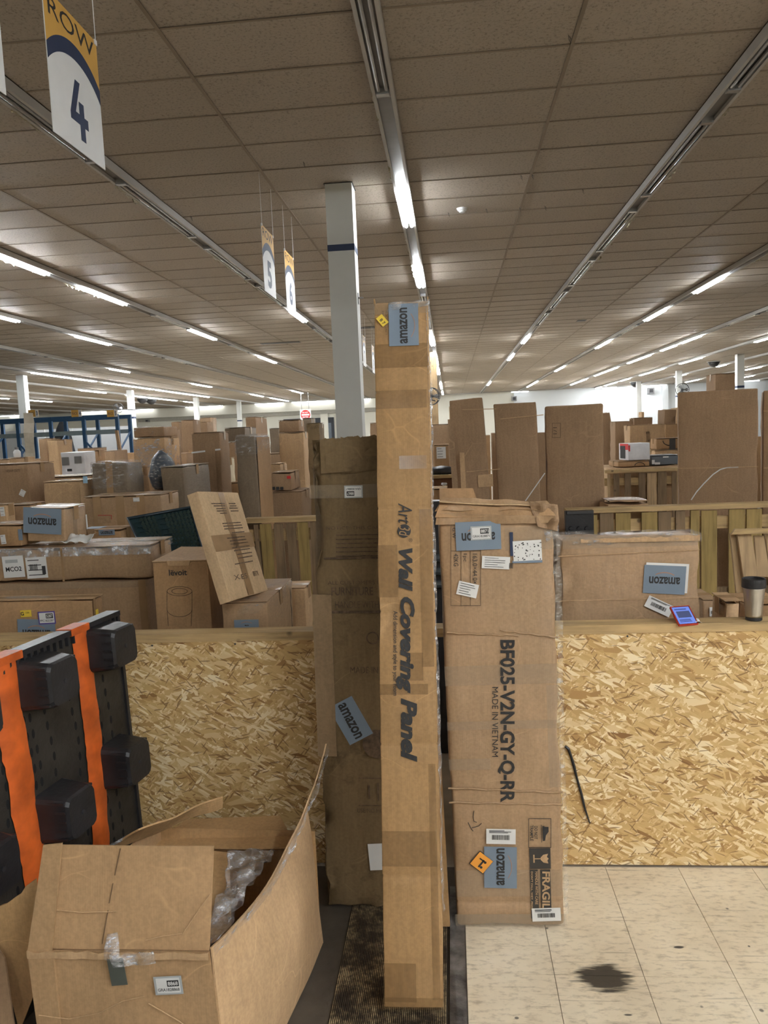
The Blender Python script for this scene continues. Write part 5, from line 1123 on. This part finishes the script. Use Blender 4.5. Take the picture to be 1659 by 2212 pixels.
# white box with window cut-outs
wb = cbox('white_window_box', 'white printed box with two dark windows, behind the bright tan carton', 129, 182, 977, 7.6, .25, mat=plain('white_card', (.70, .70, .72), .5), flaps=None)
panel(wb, 133, 988, 150, 1005, GREYM, 'dark_window'); panel(wb, 160, 986, 177, 1001, GREYM, 'dark_window'); panel(wb, 145, 1013, 156, 1018, INK, 'printed_block')
cbox('support_carton', 'brown carton right of the white window-cut box', 186, 202, 974, 8.2, .3, mat=KR)
tr = thing('translucent_bottle', 'round white bottle on a small carton at the left edge', 'bottle', T(P(26, 990, 7.5).x, 7.6, P(26, 990, 7.5).z)); s = 7.5/F
MB().lathe([(6*s, 0), (8*s, 3*s), (8*s, 14*s), (4*s, 19*s), (3*s, 22*s)], 16).build('bottle_body', SIGNW, tr, smooth=True); MB().lathe([(4*s, 19*s), (4*s, 24*s)], 12).build('cap', GREYM, tr)
cbox('bottle_carton', 'small carton under the round white bottle', 17, 36, 990, 7.45, .35, mat=KR2)
cbox('pink_lid_box', 'low box with pinkish top right of the reddish carton', 62, 80, 1005, 6.5, .3, mat=plain('pink_card', (.42, .18, .19), .6))

# ================================================================ RIGHT BINS
R1 = cbox('wide_worn_carton', 'wide low worn carton with blue-grey label, behind the right-hand barrier', 1205, 1517, 1160, 3.45, .16, mat=KRW, r=.022, seg=.05, amp=.006, flaps=None, top_crush=.006, crush=3, creases=[])
vz = hit(R1, 'front', 1350, 1192)[1]; tape_strip(R1, 'front', -R1.w/2, vz-.012, R1.w/2-.01, vz, .004, KR2, 'crease_line'); vz = hit(R1, 'front', 1350, 1295)[1]; tape_strip(R1, 'front', -R1.w/2, vz, R1.w/2-.01, vz+.002, .003, KR2, 'crease_line')
tape_strip(R1, 'front', -R1.w/2+.02, R1.h-.03, R1.w/2-.02, R1.h-.03, .05, TAPEC); wrap(R1, R1.h-.05, .015, seed=31, top=.006)
sheet('torn_edge', [(-R1.w/2+.1, -R1.d/2-.003, R1.h-.03), (R1.w/2-.01, -R1.d/2-.003, R1.h-.035), (R1.w/2-.01, -R1.d/2-.004, R1.h-.008), (-R1.w/2+.1, -R1.d/2-.004, R1.h-.012)], KR2, R1.root, 40, 3, .002, .006, seed=33, fr=20, ragged=.6)
u, v, s = hit(R1, 'front', 1440, 1248); plate('label_backing', PAPER, R1.root, face_M(R1, 'front', u, v, -4, .002), 90*s, 64*s)
amz(R1, 'front', 1435, 1252, 88, 62, 176)
# barcode label stuck slanting near the phone
u, v, s = hit(R1, 'front', 1423, 1309); p = sticker(R1, 'front', 1423, 1309, 58, 26, -27, bar=True, lines=2, name='barcode_label', eps=.006)
R1b = cbox('small_square_carton', 'small carton with barcode label just right of the wide worn one', 1517, 1552, 1297, 3.75, .25, mat=KRW); sticker(R1b, 'front', 1539, 1321, 13, 20, 0, bar=True, name='barcode_label')
R1c = cbox('low_torn_carton', 'low torn carton left of the tumbler', 1564, 1604, 1300, 3.42, .18, mat=KR2, top_crush=.02)
R1d = cbox('low_right_carton', 'low carton partly hidden behind the tumbler', 1612, 1700, 1306, 3.8, .25, mat=KR)
# broken crate of bare boards at the right edge
ct = thing('bare_wood_crate', 'pale bare wooden crate end leaning at the right edge above the tumbler', 'crate', T(0, 0, 0)); Yc = 4.3
def board(pxs, name='board', mat=PWZ3, th=.022, Y=Yc):
    c = [P(x, y, Y) for x, y in pxs]; k = Vector((0, th, 0)); m = MB(); m.add(c+[p_+k for p_ in c], [(0,1,2,3),(7,6,5,4),(4,5,1,0),(5,6,2,1),(6,7,3,2),(7,4,0,3)]); return m.build(name, mat, ct)
board([(1596, 1330), (1617, 1330), (1600, 1146), (1578, 1154)]); board([(1618, 1330), (1652, 1330), (1622, 1148), (1592, 1146)], Y=Yc-.03); board([(1580, 1155), (1720, 1150), (1720, 1140), (1588, 1143)], mat=PW, Y=Yc-.06)
board([(1636, 1246), (1664, 1246), (1650, 1158), (1630, 1158)], Y=Yc-.01, mat=PWZ3); board([(1596, 1256), (1720, 1246), (1720, 1232), (1598, 1243)], mat=PW, Y=Yc+.03); board([(1670, 1330), (1720, 1330), (1720, 1155), (1655, 1155)], mat=PWZ3)
# black crate behind the slats
bc = thing('black_plastic_crate', 'black ribbed plastic crate wedged behind the printed tall carton, right', 'crate', T(0, 0, 0)); a_, b_ = P(1222, 1105, YR2-.10), P(1283, 1104, YR2-.10); 
m = MB(); m.box(a_.x, b_.x, YR2-.09, YR2-.03, 0.0, a_.z); m.build('crate_body', BLKP, bc)
m = MB(); m.box(a_.x+.01, b_.x-.005, YR2-.104, YR2-.09, a_.z-.02, a_.z); m.box(a_.x+.01, b_.x-.005, YR2-.104, YR2-.09, a_.z-.16, a_.z-.14)
m.build('rim', plain('worn_black_rim', (.06, .06, .062), .35), bc); m = MB(); 
for px in (1234, 1251, 1268): q = P(px, 1142, YR2-.1); m.lathe([(.017, 0), (.013, .008)], 12, T(q.x, YR2-.09, q.z) @ R(90, 'X'))
m.build('studs', BLKP, bc)['kind'] = 'stuff'
# dark pallet stack in the gap
gpz = thing('black_pallet_stack', 'black plastic pallet edge between the slim and printed tall cartons', 'pallet', T(0, 0, 0))
a_, b_ = P(934, 1083, 4.4), P(968, 1083, 4.4); m = MB(); m.box(a_.x-.05, b_.x+.1, 4.4, 4.5, 0, a_.z); m.build('pallet_body', BLKP, gpz)
m = MB()
for py in (1206, 1235, 1263): q = P(945, py, 4.38); m.tube([(a_.x-.04, 4.385, q.z), (b_.x+.08, 4.385, q.z)], .022, 8)
m.build('bars', plain('grey_black_bar', (.06, .07, .075), .3), gpz)['kind'] = 'stuff'
YT = 6.25
RA = cbox('tall_right_carton', 'leftmost of the tall brown cartons behind the slatted fence, taped near its top', 995, 1070, 862, YT, .3, mat=KRB, roll=-2.6, yaw=-2, flaps=None); RB = cbox('tall_right_carton', 'middle tall brown carton behind the slatted fence', 1077, 1171, 872, YT, .28, mat=KRB, roll=-1.2, yaw=-6, flaps=None); RC = cbox('tall_right_carton', 'wide tall brown carton numbered 1/1 behind the slatted fence', 1175, 1304, 877, YT+.04, .26, mat=KRB, yaw=-8, flaps=None, r=.02)
RD = cbox('huge_right_carton', 'huge brown carton with a curved scratch, right of the white box', 1463, 1639, 847, YT+.15, .25, mat=KRB, yaw=-16, flaps=None); RE = cbox('edge_right_carton', 'tall brown carton cut by the right edge of the photo', 1648, 1760, 843, YT+.1, .25, mat=KRB, yaw=-17, flaps=None)
def cline(b, x0, y0, x1, y1, wd=.006, mat=KR2, nm='strap'):
    ua, va, s = hit(b, 'front', x0, y0); ub, vb, _ = hit(b, 'front', x1, y1); tape_strip(b, 'front', ua, va, ub, vb, wd, mat, nm, .002)
cline(RA, 999, 885, 1072, 883); cline(RA, 1008, 1019, 1080, 1013); cline(RB, 1081, 905, 1174, 896); cline(RB, 1135, 1082, 1177, 1022, .008, PAPER, 'loose_strap'); cline(RD, 1464, 1012, 1638, 1008); cline(RE, 1649, 888, 1700, 887); cline(RE, 1649, 1011, 1700, 1010)
pts = [(1493, 1080), (1505, 1062), (1520, 1045), (1540, 1025), (1556, 1014), (1570, 1010), (1595, 1009)]; 
for i in range(6): cline(RD, *pts[i], *pts[i+1], .009, PAPER, 'loose_strap')
col_text(RC, 'front', '1/1', 1195, 1203, 923, 938, mat=INKF); frame(RC, 1193, 914, 1211, 945, mat=INKF, t=.8)
m = MB(); m.box(-.07, .05, -.004, 0, 0, .1, T(*[RA.w/2-.02, -RA.d/2-.002, hit(RA, 'front', 1070, 1050)[1]])); m.build('cardboard_scrap', KR2, RA.root)
fr2 = cbox('carton_on_top', 'carton standing behind the huge right-hand carton, beside the banded column', 1545, 1589, 808, 9.6, .35, mat=KRB)
fs = cbox('fence_support_carton', 'carton glimpsed between slats under the flattened one', 1312, 1402, 1090, 5.86, .33, zb=0, mat=KR2, flaps=None)
ff = cbox('flattened_carton', 'flattened carton lying inside the slatted fence', 1316, 1400, 1082, 5.87, .32, zb=fs.h+.012, mat=KRW, flaps=None, r=.004)
# third fence with boxes on it
w3, z3 = pallet_wall('pallet_fence', 'distant pallet slats under a rail, below the white box with red corner', 1306, 1475, 1013, 1390, 9.2, [(1312, 1318), (1326, 1338), (1350, 1363), (1380, 1394), (1398, 1418), (1421, 1440), (1452, 1462)], mats=[PWZ3, PWZ2, PWZ2, PWZ2])
sp = cbox('shelf_carton', 'broad carton carrying the white box behind the distant rail', 1310, 1480, 1012, 9.32, .9, mat=KR2, flaps=None)
za = sp.h+.004
fb = cbox('flat_smile_box', 'flat brown box with a curved black stroke, under the white box', 1335, 1404, 998, 9.36, .45, zb=za, mat=KR, yaw=3); m = MB(); pline(fb, ell(1382, 1006, 11, 7, math.pi, 2*math.pi, 10), .004); m.build('curved_stroke', INK, fb.root)
wbx = cbox('white_red_box', 'white box with red corner panel, on a flat brown box', 1357, 1404, 958, 9.38, .3, zb=za+fb.h+.012, mat=plain('white_card', (.7, .7, .72), .5), flaps=None, yaw=9, r=.006, amp=.001)
print(hit(wbx, 'left', 1345, 970))
m = MB(); dd_ = wbx.d/2; m.box(-.0012, -.0004, -dd_+.0, dd_-.04, wbx.h*.62, wbx.h-.004, T(-wbx.w/2, 0, 0)); m.build('red_corner', plain('red_print', (.62, .03, .03), .5), wbx.root); m = MB(); m.box(-.002, -.0014, -dd_+.09, dd_-.05, .02, wbx.h*.85, T(-wbx.w/2, 0, 0)); m.build('dark_picture', INK, wbx.root); panel(wbx, 1357.5, 962, 1361, 975, plain('red_print', (.62, .03, .03), .5), 'red_corner')
gb = cbox('grey_box', 'dark grey box with white seal and labels, right of the flat brown box', 1407, 1468, 985, 9.5, .35, zb=za, mat=plain('grey_card', (.10, .115, .13), .5)); sticker(gb, 'front', 1411, 998, 6, 9, 0, name='small_label'); sticker(gb, 'front', 1420, 1001, 11, 5, 0, name='small_label'); sticker(gb, 'front', 1438, 987, 12, 3, 0, name='white_seal')
sp2 = cbox('low_back_carton', 'tan carton under the curved-stroke carton with black tape', 1414, 1480, 974, 10.4, .4, mat=KR2)
sb = cbox('smile_tape_carton', 'brown carton with curved black stroke and black tape', 1417, 1480, 948, 10.45, .3, zb=sp2.h+.012, mat=KR); m = MB(); pline(sb, ell(1446, 952, 14, 10, .5*math.pi, math.pi, 8), .005); m.build('curved_stroke', INK, sb.root); panel(sb, 1446, 948, 1459, 972, DPR, 'black_tape')
bb = cbox('broad_tan_carton', 'broad tan carton with faint printed word behind the white box', 1360, 1437, 919, 11.2, .4, mat=KR2); col_text(bb, 'front', 'amazon', 1388, 1412, 939, 947, mat=INKF, rot=4)
for i, (x0, x1, yt, Y, mt, rl_, nm, lb) in enumerate([
  (1328, 1368, 911, 12.2, KRB, 0, 'wrapped_tan_carton', 'film-wrapped carton behind the white box'), (1313, 1337, 891, 13.2, KRB, -4, 'tilted_far_carton', 'tall carton tilting left, beside the wide 1/1 carton'), (1341, 1354, 891, 14.2, KRB, -8, 'small_tilted_carton', 'small tilted carton before the pale blue wall'),
  (1370, 1410, 903, 13.2, KRB, 0, 'flat_far_carton', 'low carton crowning the broad tan carton'), (1420, 1447, 884, 12.4, KR3, 3, 'dark_open_carton', 'dark-faced carton before the banded far column'), (1443, 1470, 880, 13.4, KR2, 4, 'bright_flap_carton', 'tan carton right of the dark-faced one'), (1437, 1475, 917, 11.9, KR, 0, 'step_carton', 'carton with double line mark above the black-taped one'), (1306, 1318, 893, 15, KRW, 0, 'film_edge_carton', 'narrow shiny carton right of the 1/1 carton'), (1386, 1392, 890, 21, KR2, 0, 'thin_far_post_box', 'thin far carton beside the far pale column')]):
    cbox(nm, lb, x0, x1, yt, Y, .4, mat=mt, roll=rl_, flaps=None if rl_ else 'top')
cbox('tall_outer_carton', 'tall brown carton beyond the right edge of the photo', 1800, 1930, 870, 6.5, .3, mat=KRB, flaps=None); cbox('low_outer_carton', 'low tan carton beyond the right edge of the photo', 1960, 2120, 980, 6.5, .4, mat=KR2)
# cluster seen between the slim carton and the tall right cartons
c1 = cbox('gap_carton', 'brown taped carton in the gap right of the slim tall carton', 925, 999, 918, 9.0, .4, mat=KRB); 
c2 = cbox('gap_tall_carton', 'tan carton leaning behind the first tall right carton', 970, 1003, 878, 12, .4, mat=KR2)
c3 = cbox('paper_fronted_carton', 'brown carton with large white paper sheet in the gap', 936, 970, 962, 8.2, .3, mat=KR); sticker(c3, 'front', 953, 978, 20, 25, 0, lines=4, name='paper_sheet')
gr = cbox('gap_shelf_carton', 'plywood-topped carton holding the black bag', 925, 985, 1034, 7.4, .4, mat=card('dark_red_brown', (.17, .08, .04)), flaps=None); m = MB(); m.box(-gr.w/2-.02, gr.w/2+.02, -gr.d/2-.02, gr.d/2, gr.h, gr.h+.03); m.build('lid_board', PW, gr.root)
sack('black_bin_bag', 'black plastic bag lying on the plywood-topped carton in the gap', 922, 985, 1008, 7.45, gr.h+.032, BLKP, .17, 3, None)
wd_ = thing('white_tool', 'small white plastic fitting in the gap', 'fitting', T(P(960, 1060, 7.3).x, 7.3, 0)); z_ = P(960, 1060, 7.3).z; MB().lathe([(.012, z_-.0), (.014, z_+.05), (.03, z_+.06), (.025, z_+.075)], 12).build('stem', SIGNW, wd_); MB().lathe([(.012, .0), (.012, z_)], 8).build('pole', SIGNW, wd_)
c4 = cbox('small_gap_carton', 'small tan carton low in the gap beside the slim tall carton', 925, 967, 1057, 6.6, .3, mat=KR2)
ln_ = thing('leaning_boards', 'narrow planks leaning against the first tall right carton', 'planks', T(0, 0, 0))
def board2(pxs, Y, mat, nm='plank', th=.03): 
    c = [P(x, y, Y) for x, y in pxs]; k = Vector((0, th, 0)); m = MB(); m.add(c+[p_+k for p_ in c], [(0,1,2,3),(7,6,5,4),(4,5,1,0),(5,6,2,1),(6,7,3,2),(7,4,0,3)]); return m.build(nm, mat, ln_)
board2([(1004, 1446), (1020, 1446), (978, 906), (967, 906)], 6.1, KRB, 'plank'); board2([(1012, 1440), (1028, 1440), (1003, 978), (993, 978)], 6.15, KR2, 'plank')

# distant filler rows so that no bare floor shows between piles
rg = random.Random(11); ORD = 'first second third fourth fifth sixth seventh eighth ninth tenth eleventh twelfth thirteenth fourteenth fifteenth sixteenth seventeenth eighteenth nineteenth twentieth twenty-first twenty-second twenty-third twenty-fourth twenty-fifth twenty-sixth twenty-seventh twenty-eighth twenty-ninth thirtieth thirty-first thirty-second thirty-third thirty-fourth thirty-fifth'.split()
TONE = [(KR, 'plain brown'), (KRB, 'dull brown'), (KR2, 'pale tan'), (KR3, 'dark brown')]
def filler(i, x0, x1, yt, Y, where, grp):
    mt, tn = rg.choice(TONE); cbox('distant_carton', '%s distant carton, %s from the left in the %s' % (tn, ORD[i], where), x0, x1, yt, Y, .45, mat=mt, group=grp, seg=.3, flaps='top', ttape=False)
x = -20; i = 0
while x < 640:
    wpx = rg.uniform(28, 46); filler(i, x, x+wpx, rg.uniform(958, 985) if x > 80 else rg.uniform(985, 1000), 10.6+.75*(i % 3), 'backmost left-hand row', 'distant left cartons'); x += wpx+3; i += 1
x = 880; i = 0
while x < 2060:
    wpx = rg.uniform(34, 52); filler(i, x, x+wpx, rg.uniform(935, 960), 17+.8*(i % 3), 'backmost right-hand row', 'distant right cartons'); x += wpx+3; i += 1

# ================================================================ BLUE RACKS
def rack(name, label, px, Y, n, bay=2.4, zt=3.0, sign=None):
    x0 = P(px, 900, Y).x; t = thing(name, label, 'rack', T(x0, Y, 0)); 
    for i in range(n+1):
        x = i*bay
        for dy in (0, .9):
            m = MB(); m.box(x-.05, x+.05, dy-.04, dy+.04, 0, zt); m.build('upright', RACKB, t)
        m = MB(); 
        for k in range(3): m.bar((x, 0, .2+k*.75), (x, .9, .8+k*.75), .02); 
        m.build('brace', RACKB, t)
        if i < n: m = MB(); m.bar((x, 0, zt-.75), (x+bay, .02, .8), .025); m.build('diagonal', RACKB, t)
    for z in (1.2, 2.3, zt-.06):
        for dy in (0, .9): m = MB(); m.box(0, n*bay, dy-.03, dy+.03, z-.06, z+.06); m.build('beam', RACKB if z != 2.3 else plain('grey_blue_beam', (.22, .28, .30), .5), t)
    return t, x0
rk, rx = rack('pallet_rack', 'blue steel pallet racking by the far left wall', -34, 22.0, 4, 1.02, 2.8)
# light boards behind the racks
m = MB(); lw = thing('pale_partition', 'pale board partition standing behind the blue racks', 'partition', T(0, 0, 0)); a_, b_ = P(-200, 905, 24.5), P(276, 905, 24.5)
for i in range(8): m = MB(); w_ = (b_.x-a_.x)/8; m.box(a_.x+i*w_+.01, a_.x+(i+1)*w_-.01, 24.5, 24.53, 0, 2.5); m.build('board', SIGNW, lw)
def hang_board(name, label, px, py, Y, word, num, w=.75, h=.32):
    q = P(px, py, Y); t = thing(name, label, 'sign', T(q.x, Y, q.z)); m = MB(); m.box(-w/2, w/2, 0, .01, -h/2, h/2); m.build('gold_board', GOLD, t); m = MB(); m.box(w*.5-w*.3, w*.5, -.003, -.0005, -h/2, h/2); m.build('white_end', SIGNW, t)
    text('lettering', word, w*.5, h*.42, NAVY, t, T(-w*.14, -.004, 0) @ R(90, 'X')); text('number', num, w*.14, h*.6, NAVY, t, T(w*.35, -.005, 0) @ R(90, 'X'), bold=.02)
for px, n_, lb in ((72, '3', 'leftmost gold and white rack sign, beside the left column'), (165, '4', 'middle gold and white rack sign on the blue racking'), (242, '5', 'rightmost gold and white rack sign, near the cage fan')): q = P(px, 893, 21.93); hang_board('rack_sign', lb, px, 893, 21.93, 'RACK', n_, .31, .20)
sack('dark_wrapped_load', 'dark wrapped load standing in the blue rack', 98, 150, 907, 23.2, 0, BLKP, .5, 5, None)
bp = thing('brown_paper_hanging', 'long crumpled grey-brown paper sheet hanging at the rack end', 'paper', T(0, 0, 0)); sheet('paper_sheet', [P(62, 1190, 14.5), P(90, 1190, 14.5), P(70, 892, 14.5), P(50, 892, 14.5)], plain('grey_brown_paper', (.30, .26, .20), .7), bp, 8, 14, .004, .09, seed=5, fr=3)
pl_ = thing('leaning_plank', 'thin brown plank leaning inside the right end of the racks', 'plank', T(0, 0, 0)); m = MB(); m.bar(P(252, 930, 21.4), P(282, 1108, 21.0), .04); m.build('plank', KRB, pl_)

# ================================================================ HANGING ROW SIGNS
XS = -1.63
def row_sign(num, y0, y1, zb, zt, label, word='ROW', x=XS):
    w = y1-y0; h = zt-zb; M = Matrix.Translation((x, (y0+y1)/2, (zb+zt)/2)) @ R(90) @ R(90, 'X'); t = thing('row_sign', label, 'sign', M)
    m = MB(); m.box(-w/2, w/2, -h/2, h/2, -.004, 0); m.build('board', SIGNW, t)
    def arc(yedge, yapex): 
        sg = yapex-yedge; Rr = ((w/2)**2+sg*sg)/(2*sg); c = yapex-Rr; a = math.asin(w/2/Rr); return [(Rr*math.sin(-a+2*a*i/20), c+Rr*math.cos(-a+2*a*i/20)) for i in range(21)]
    A1 = arc(-h/2+.62*h, -h/2+.79*h); A2 = arc(-h/2+.50*h, -h/2+.675*h)
    m = MB(); n = len(A1); m.add([(x_, y_, .0006) for x_, y_ in A1]+[(x_, h/2, .0006) for x_, y_ in A1], [(i, i+1, n+i+1, n+i) for i in range(n-1)]); m.build('gold_panel', GOLD, t)
    m = MB(); m.add([(x_, y_, .0006) for x_, y_ in A2]+[(x_, y_, .0006) for x_, y_ in A1], [(i, i+1, n+i+1, n+i) for i in range(n-1)]); m.build('navy_arc', NAVY, t)
    if word: text('lettering', word, w*.86, h*.13, INK, t, T(0, h*.40, .0014), bold=.0)
    if num == '4': 
        m = MB(); k = h*.43; o = [(-.12, .5), (.06, .5), (-.08, -.05), (.12, -.05), (.14, .16), (.28, .16), (.26, -.05), (.38, -.05), (.36, -.24), (.26, -.24), (.25, -.5), (.06, -.5), (.08, -.24), (-.33, -.24), (-.33, -.08)]
        # blocky open-topped numeral
        m.poly([(-.05*k, .5*k), (.13*k, .5*k), (-.10*k, -.06*k), (-.30*k, -.12*k)], .0006, T(-.0, -h*.19, .0008)); m.poly([(-.30*k, -.12*k), (-.10*k, -.06*k), (.36*k, -.06*k), (.36*k, -.24*k), (-.30*k, -.24*k)], .0006, T(0, -h*.19, .0008)); m.poly([(.04*k, .16*k), (.22*k, .16*k), (.22*k, -.5*k), (.04*k, -.5*k)], .0006, T(0, -h*.19, .0009)); m.build('number', NAVY, t)
    elif num: text('number', num, w*.34, h*.42, NAVY, t, T(0, -h*.19, .0014), bold=.04)
    for s in (-1, 1):
        m = MB(); m.tube([(s*(w/2-.012), h/2-.012, .004), (s*(w/2-.012), ZC-.008-(zb+zt)/2, .004)], .0022, 5); m.build('cord', SIGNW, t)
        m = MB(); m.box(s*(w/2-.012)-.012, s*(w/2-.012)+.012, h/2-.018, h/2+.004, -.006, .006); m.build('corner_tie', SIGNW, t)
    return t
pb = PX(228, 368, XS); pa = PX(117, 293, XS); pt = PX(203, 87, XS); print('SIGN', pa, pb, pt)
row_sign('4', pa.y, pb.y, pb.z, pt.z, 'largest hanging gold and white aisle sign, upper left')
p5b = PX(597, 645, XS); p5a = PX(571, 622, XS); row_sign('5', p5b.y-.47, p5b.y, pb.z, pt.z, 'left one of the two mid-distance hanging aisle signs')
p6b = PX(640, 682, XS); row_sign('6', p6b.y-.47, p6b.y, pb.z, pt.z, 'right one of the two mid-distance hanging aisle signs')
p3b = PX(13, 195, XS); row_sign('3', p3b.y-.47, p3b.y, pb.z, pt.z, 'white corner of a hanging aisle sign at the top left edge')
for yy, n_ in ((15.6, '7'), (17.4, '8')): row_sign(n_, yy-.5, yy, pb.z, pt.z, 'far hanging aisle sign between column and slim tall carton, ' + ('nearer one' if n_ == '7' else 'farther one'))

# ================================================================ SMALL FITTINGS
q = PZ(998, 450, ZC); sd = thing('smoke_detector', 'round white smoke detector on the ceiling right of the lit strip', 'smoke detector', T(q.x, q.y, ZC-.0002)); MB().lathe([(.055, -.012), (.06, 0)], 24).build('base', SIGNW, sd); MB().lathe([(.022, -.046), (.032, -.04), (.036, -.026), (.05, -.022), (.052, -.0125)], 24).build('sensor_dome', SIGNW, sd, smooth=False)
def dome(px, py, label):
    q = PZ(px, py-6, ZC); q.x = SX0+(round((q.x-SX0)/SP-.5)+.5)*SP+.3; t = thing('camera_dome', label, 'camera', T(q.x, q.y, ZC-.0065)); k = 12*q.y/F; MB().lathe([(.02*k, -k*1.0), (.5*k, -.85*k), (.85*k, -.5*k), (1.0*k, -.1*k)], 16).build('dark_dome', BLKP, t, smooth=True); MB().lathe([(1.1*k, -.1*k), (1.1*k, 0)], 16).build('base', SIGNW, t)
dome(1548, 786, 'dark camera dome under the ceiling, upper right'); dome(1404, 829, 'dark camera dome left of the fan column')
for px, py, lb in ((306, 872, 'small dark ceiling dome right of the rack column'), (346, 873, 'small dark ceiling dome nearer the cream wall')): dome(px, py-6, lb)
def fan(px, py, rp, Y, label, yaw=0, arm=None):
    q = P(px, py, Y); t = thing('wall_fan', label, 'fan', T(q.x, Y, q.z) @ R(yaw)); r = rp*Y/F
    m = MB(); pts = [(r*math.cos(a*math.pi/12), 0, r*math.sin(a*math.pi/12)) for a in range(25)]; m.tube(pts, r*.05, 6, cap=False); pts = [(r*math.cos(a*math.pi/12), .14*r*3, r*math.sin(a*math.pi/12)) for a in range(25)]; m.tube(pts, r*.05, 6, cap=False)
    m.build('cage_ring', DARKM, t); m = MB()
    for a in range(20): an = a*math.pi/10; m.tube([(0, -.1*r, 0), (r*math.cos(an), 0, r*math.sin(an)), (r*math.cos(an), .42*r, r*math.sin(an))], r*.022, 4)
    m.build('cage_wires', DARKM, t)['kind'] = 'stuff'
    for k in range(3):
        an = k*2*math.pi/3; m = MB(); m.add([(0, .1*r, 0), (r*.8*math.cos(an-.4), .05*r, r*.8*math.sin(an-.4)), (r*.88*math.cos(an), .15*r, r*.88*math.sin(an)), (r*.8*math.cos(an+.4), .28*r, r*.8*math.sin(an+.4))], [(0, 1, 2, 3)]); m.build('blade', GREYM, t)
    MB().lathe([(.16*r, 0), (.2*r, .3*r), (.2*r, .9*r)], 12, R(-90, 'X')).build('motor', DARKM, t); m = MB(); m.tube([(0, .5*r, 0), (0, 1.0*r, -.3*r), (arm or .8*r, 1.2*r, -.5*r)], r*.08, 6); m.build('arm', DARKM, t)
fan(933, 856, 18, 20, 'dark wall fan showing right of the slim tall carton', 20); fan(1474, 842, 13, 29.0, 'dark cage fan on the banded far column', -15); fan(255, 881, 11, 30.5, 'dark cage fan mounted left of its column by the racks', 25, .9)
ps = thing('wooden_post', 'slim timber post under the fan right of the slim carton', 'post', T(P(939, 880, 20.6).x, 20.6, 0)); m = MB(); m.box(-.09, .09, 0, .12, 0, ZC-.3); m.build('timber', PWZ3, ps)
def wbox(px, py, wpx, hpx, label, Y=YF-.5): q = P(px, py, Y); s = Y/F; t = thing('wall_vent', label, 'vent', T(q.x, Y, q.z)); m = MB(); m.box(-wpx*s/2, wpx*s/2, 0, .32, -hpx*s/2, hpx*s/2); m.build('housing', GREYM, t); m = MB(); m.box(-wpx*s*.3, wpx*s*.3, -.02, -.001, -hpx*s*.3, hpx*s*.3); m.build('grille', DARKM, t)
wbox(1111, 861, 10, 10, 'small grey unit high on the wall above the middle tall carton'); wbox(1407, 844, 12, 12, 'small grey unit high on the pale blue wall'); wbox(317, 909, 7, 5, 'small grey unit low on the cream soffit')
q = P(660, 896, 40); es = thing('stop_sign', 'white square board with round red no-entry sign', 'sign', T(q.x, 40, q.z)); k = 40/F
m = MB(); m.box(-12*k, 12*k, 0, .02, -12*k, 12*k); m.build('board', SIGNW, es); RED = plain('red_print', (.62, .03, .03), .5); MB().lathe([(10.5*k, 0), (10.5*k, .004)], 28, T(0, -.002, 0) @ R(90, 'X')).build('red_disc', RED, es)
m = MB(); m.box(-8.5*k, 8.5*k, -.012, -.007, -1.8*k, 1.8*k); m.build('white_bar', SIGNW, es); text('lettering', 'DO NOT', 13*k, 3*k, SIGNW, es, T(0, -.010, 5*k) @ R(90, 'X'), bold=.02); text('lettering', 'ENTER', 13*k, 3.4*k, SIGNW, es, T(0, -.010, -5*k) @ R(90, 'X'), bold=.02)
m = MB(); m.tube([(-8*k, 0, 12*k), (-8*k, 0, ZC-.09-q.z)], .015, 5); m.tube([(8*k, 0, 12*k), (8*k, 0, ZC-.09-q.z)], .015, 5); m.build('hanging_rods', GREYM, es)['kind'] = 'stuff'
# wire loops hanging from the ceiling grid
for i, (px, py) in enumerate([(1228, 82), (1125, 385), (1149, 383), (1258, 415), (1177, 452), (1122, 455), (655, 356), (412, 474), (968, 466), (1050, 458)]):
    q = PZ(px, py-8, ZC); t = thing('ceiling_hook', 'small wire hook hanging from the ceiling grid', 'hook', T(q.x, q.y, ZC-.0045), 'wire hooks under the ceiling grid'); m = MB(); m.tube([(0, 0, 0), (.004, 0, -.03), (.014, 0, -.05), (.012, 0, -.02), (.006, 0, -.008)], .0018, 5); m.build('wire', DARKM, t)
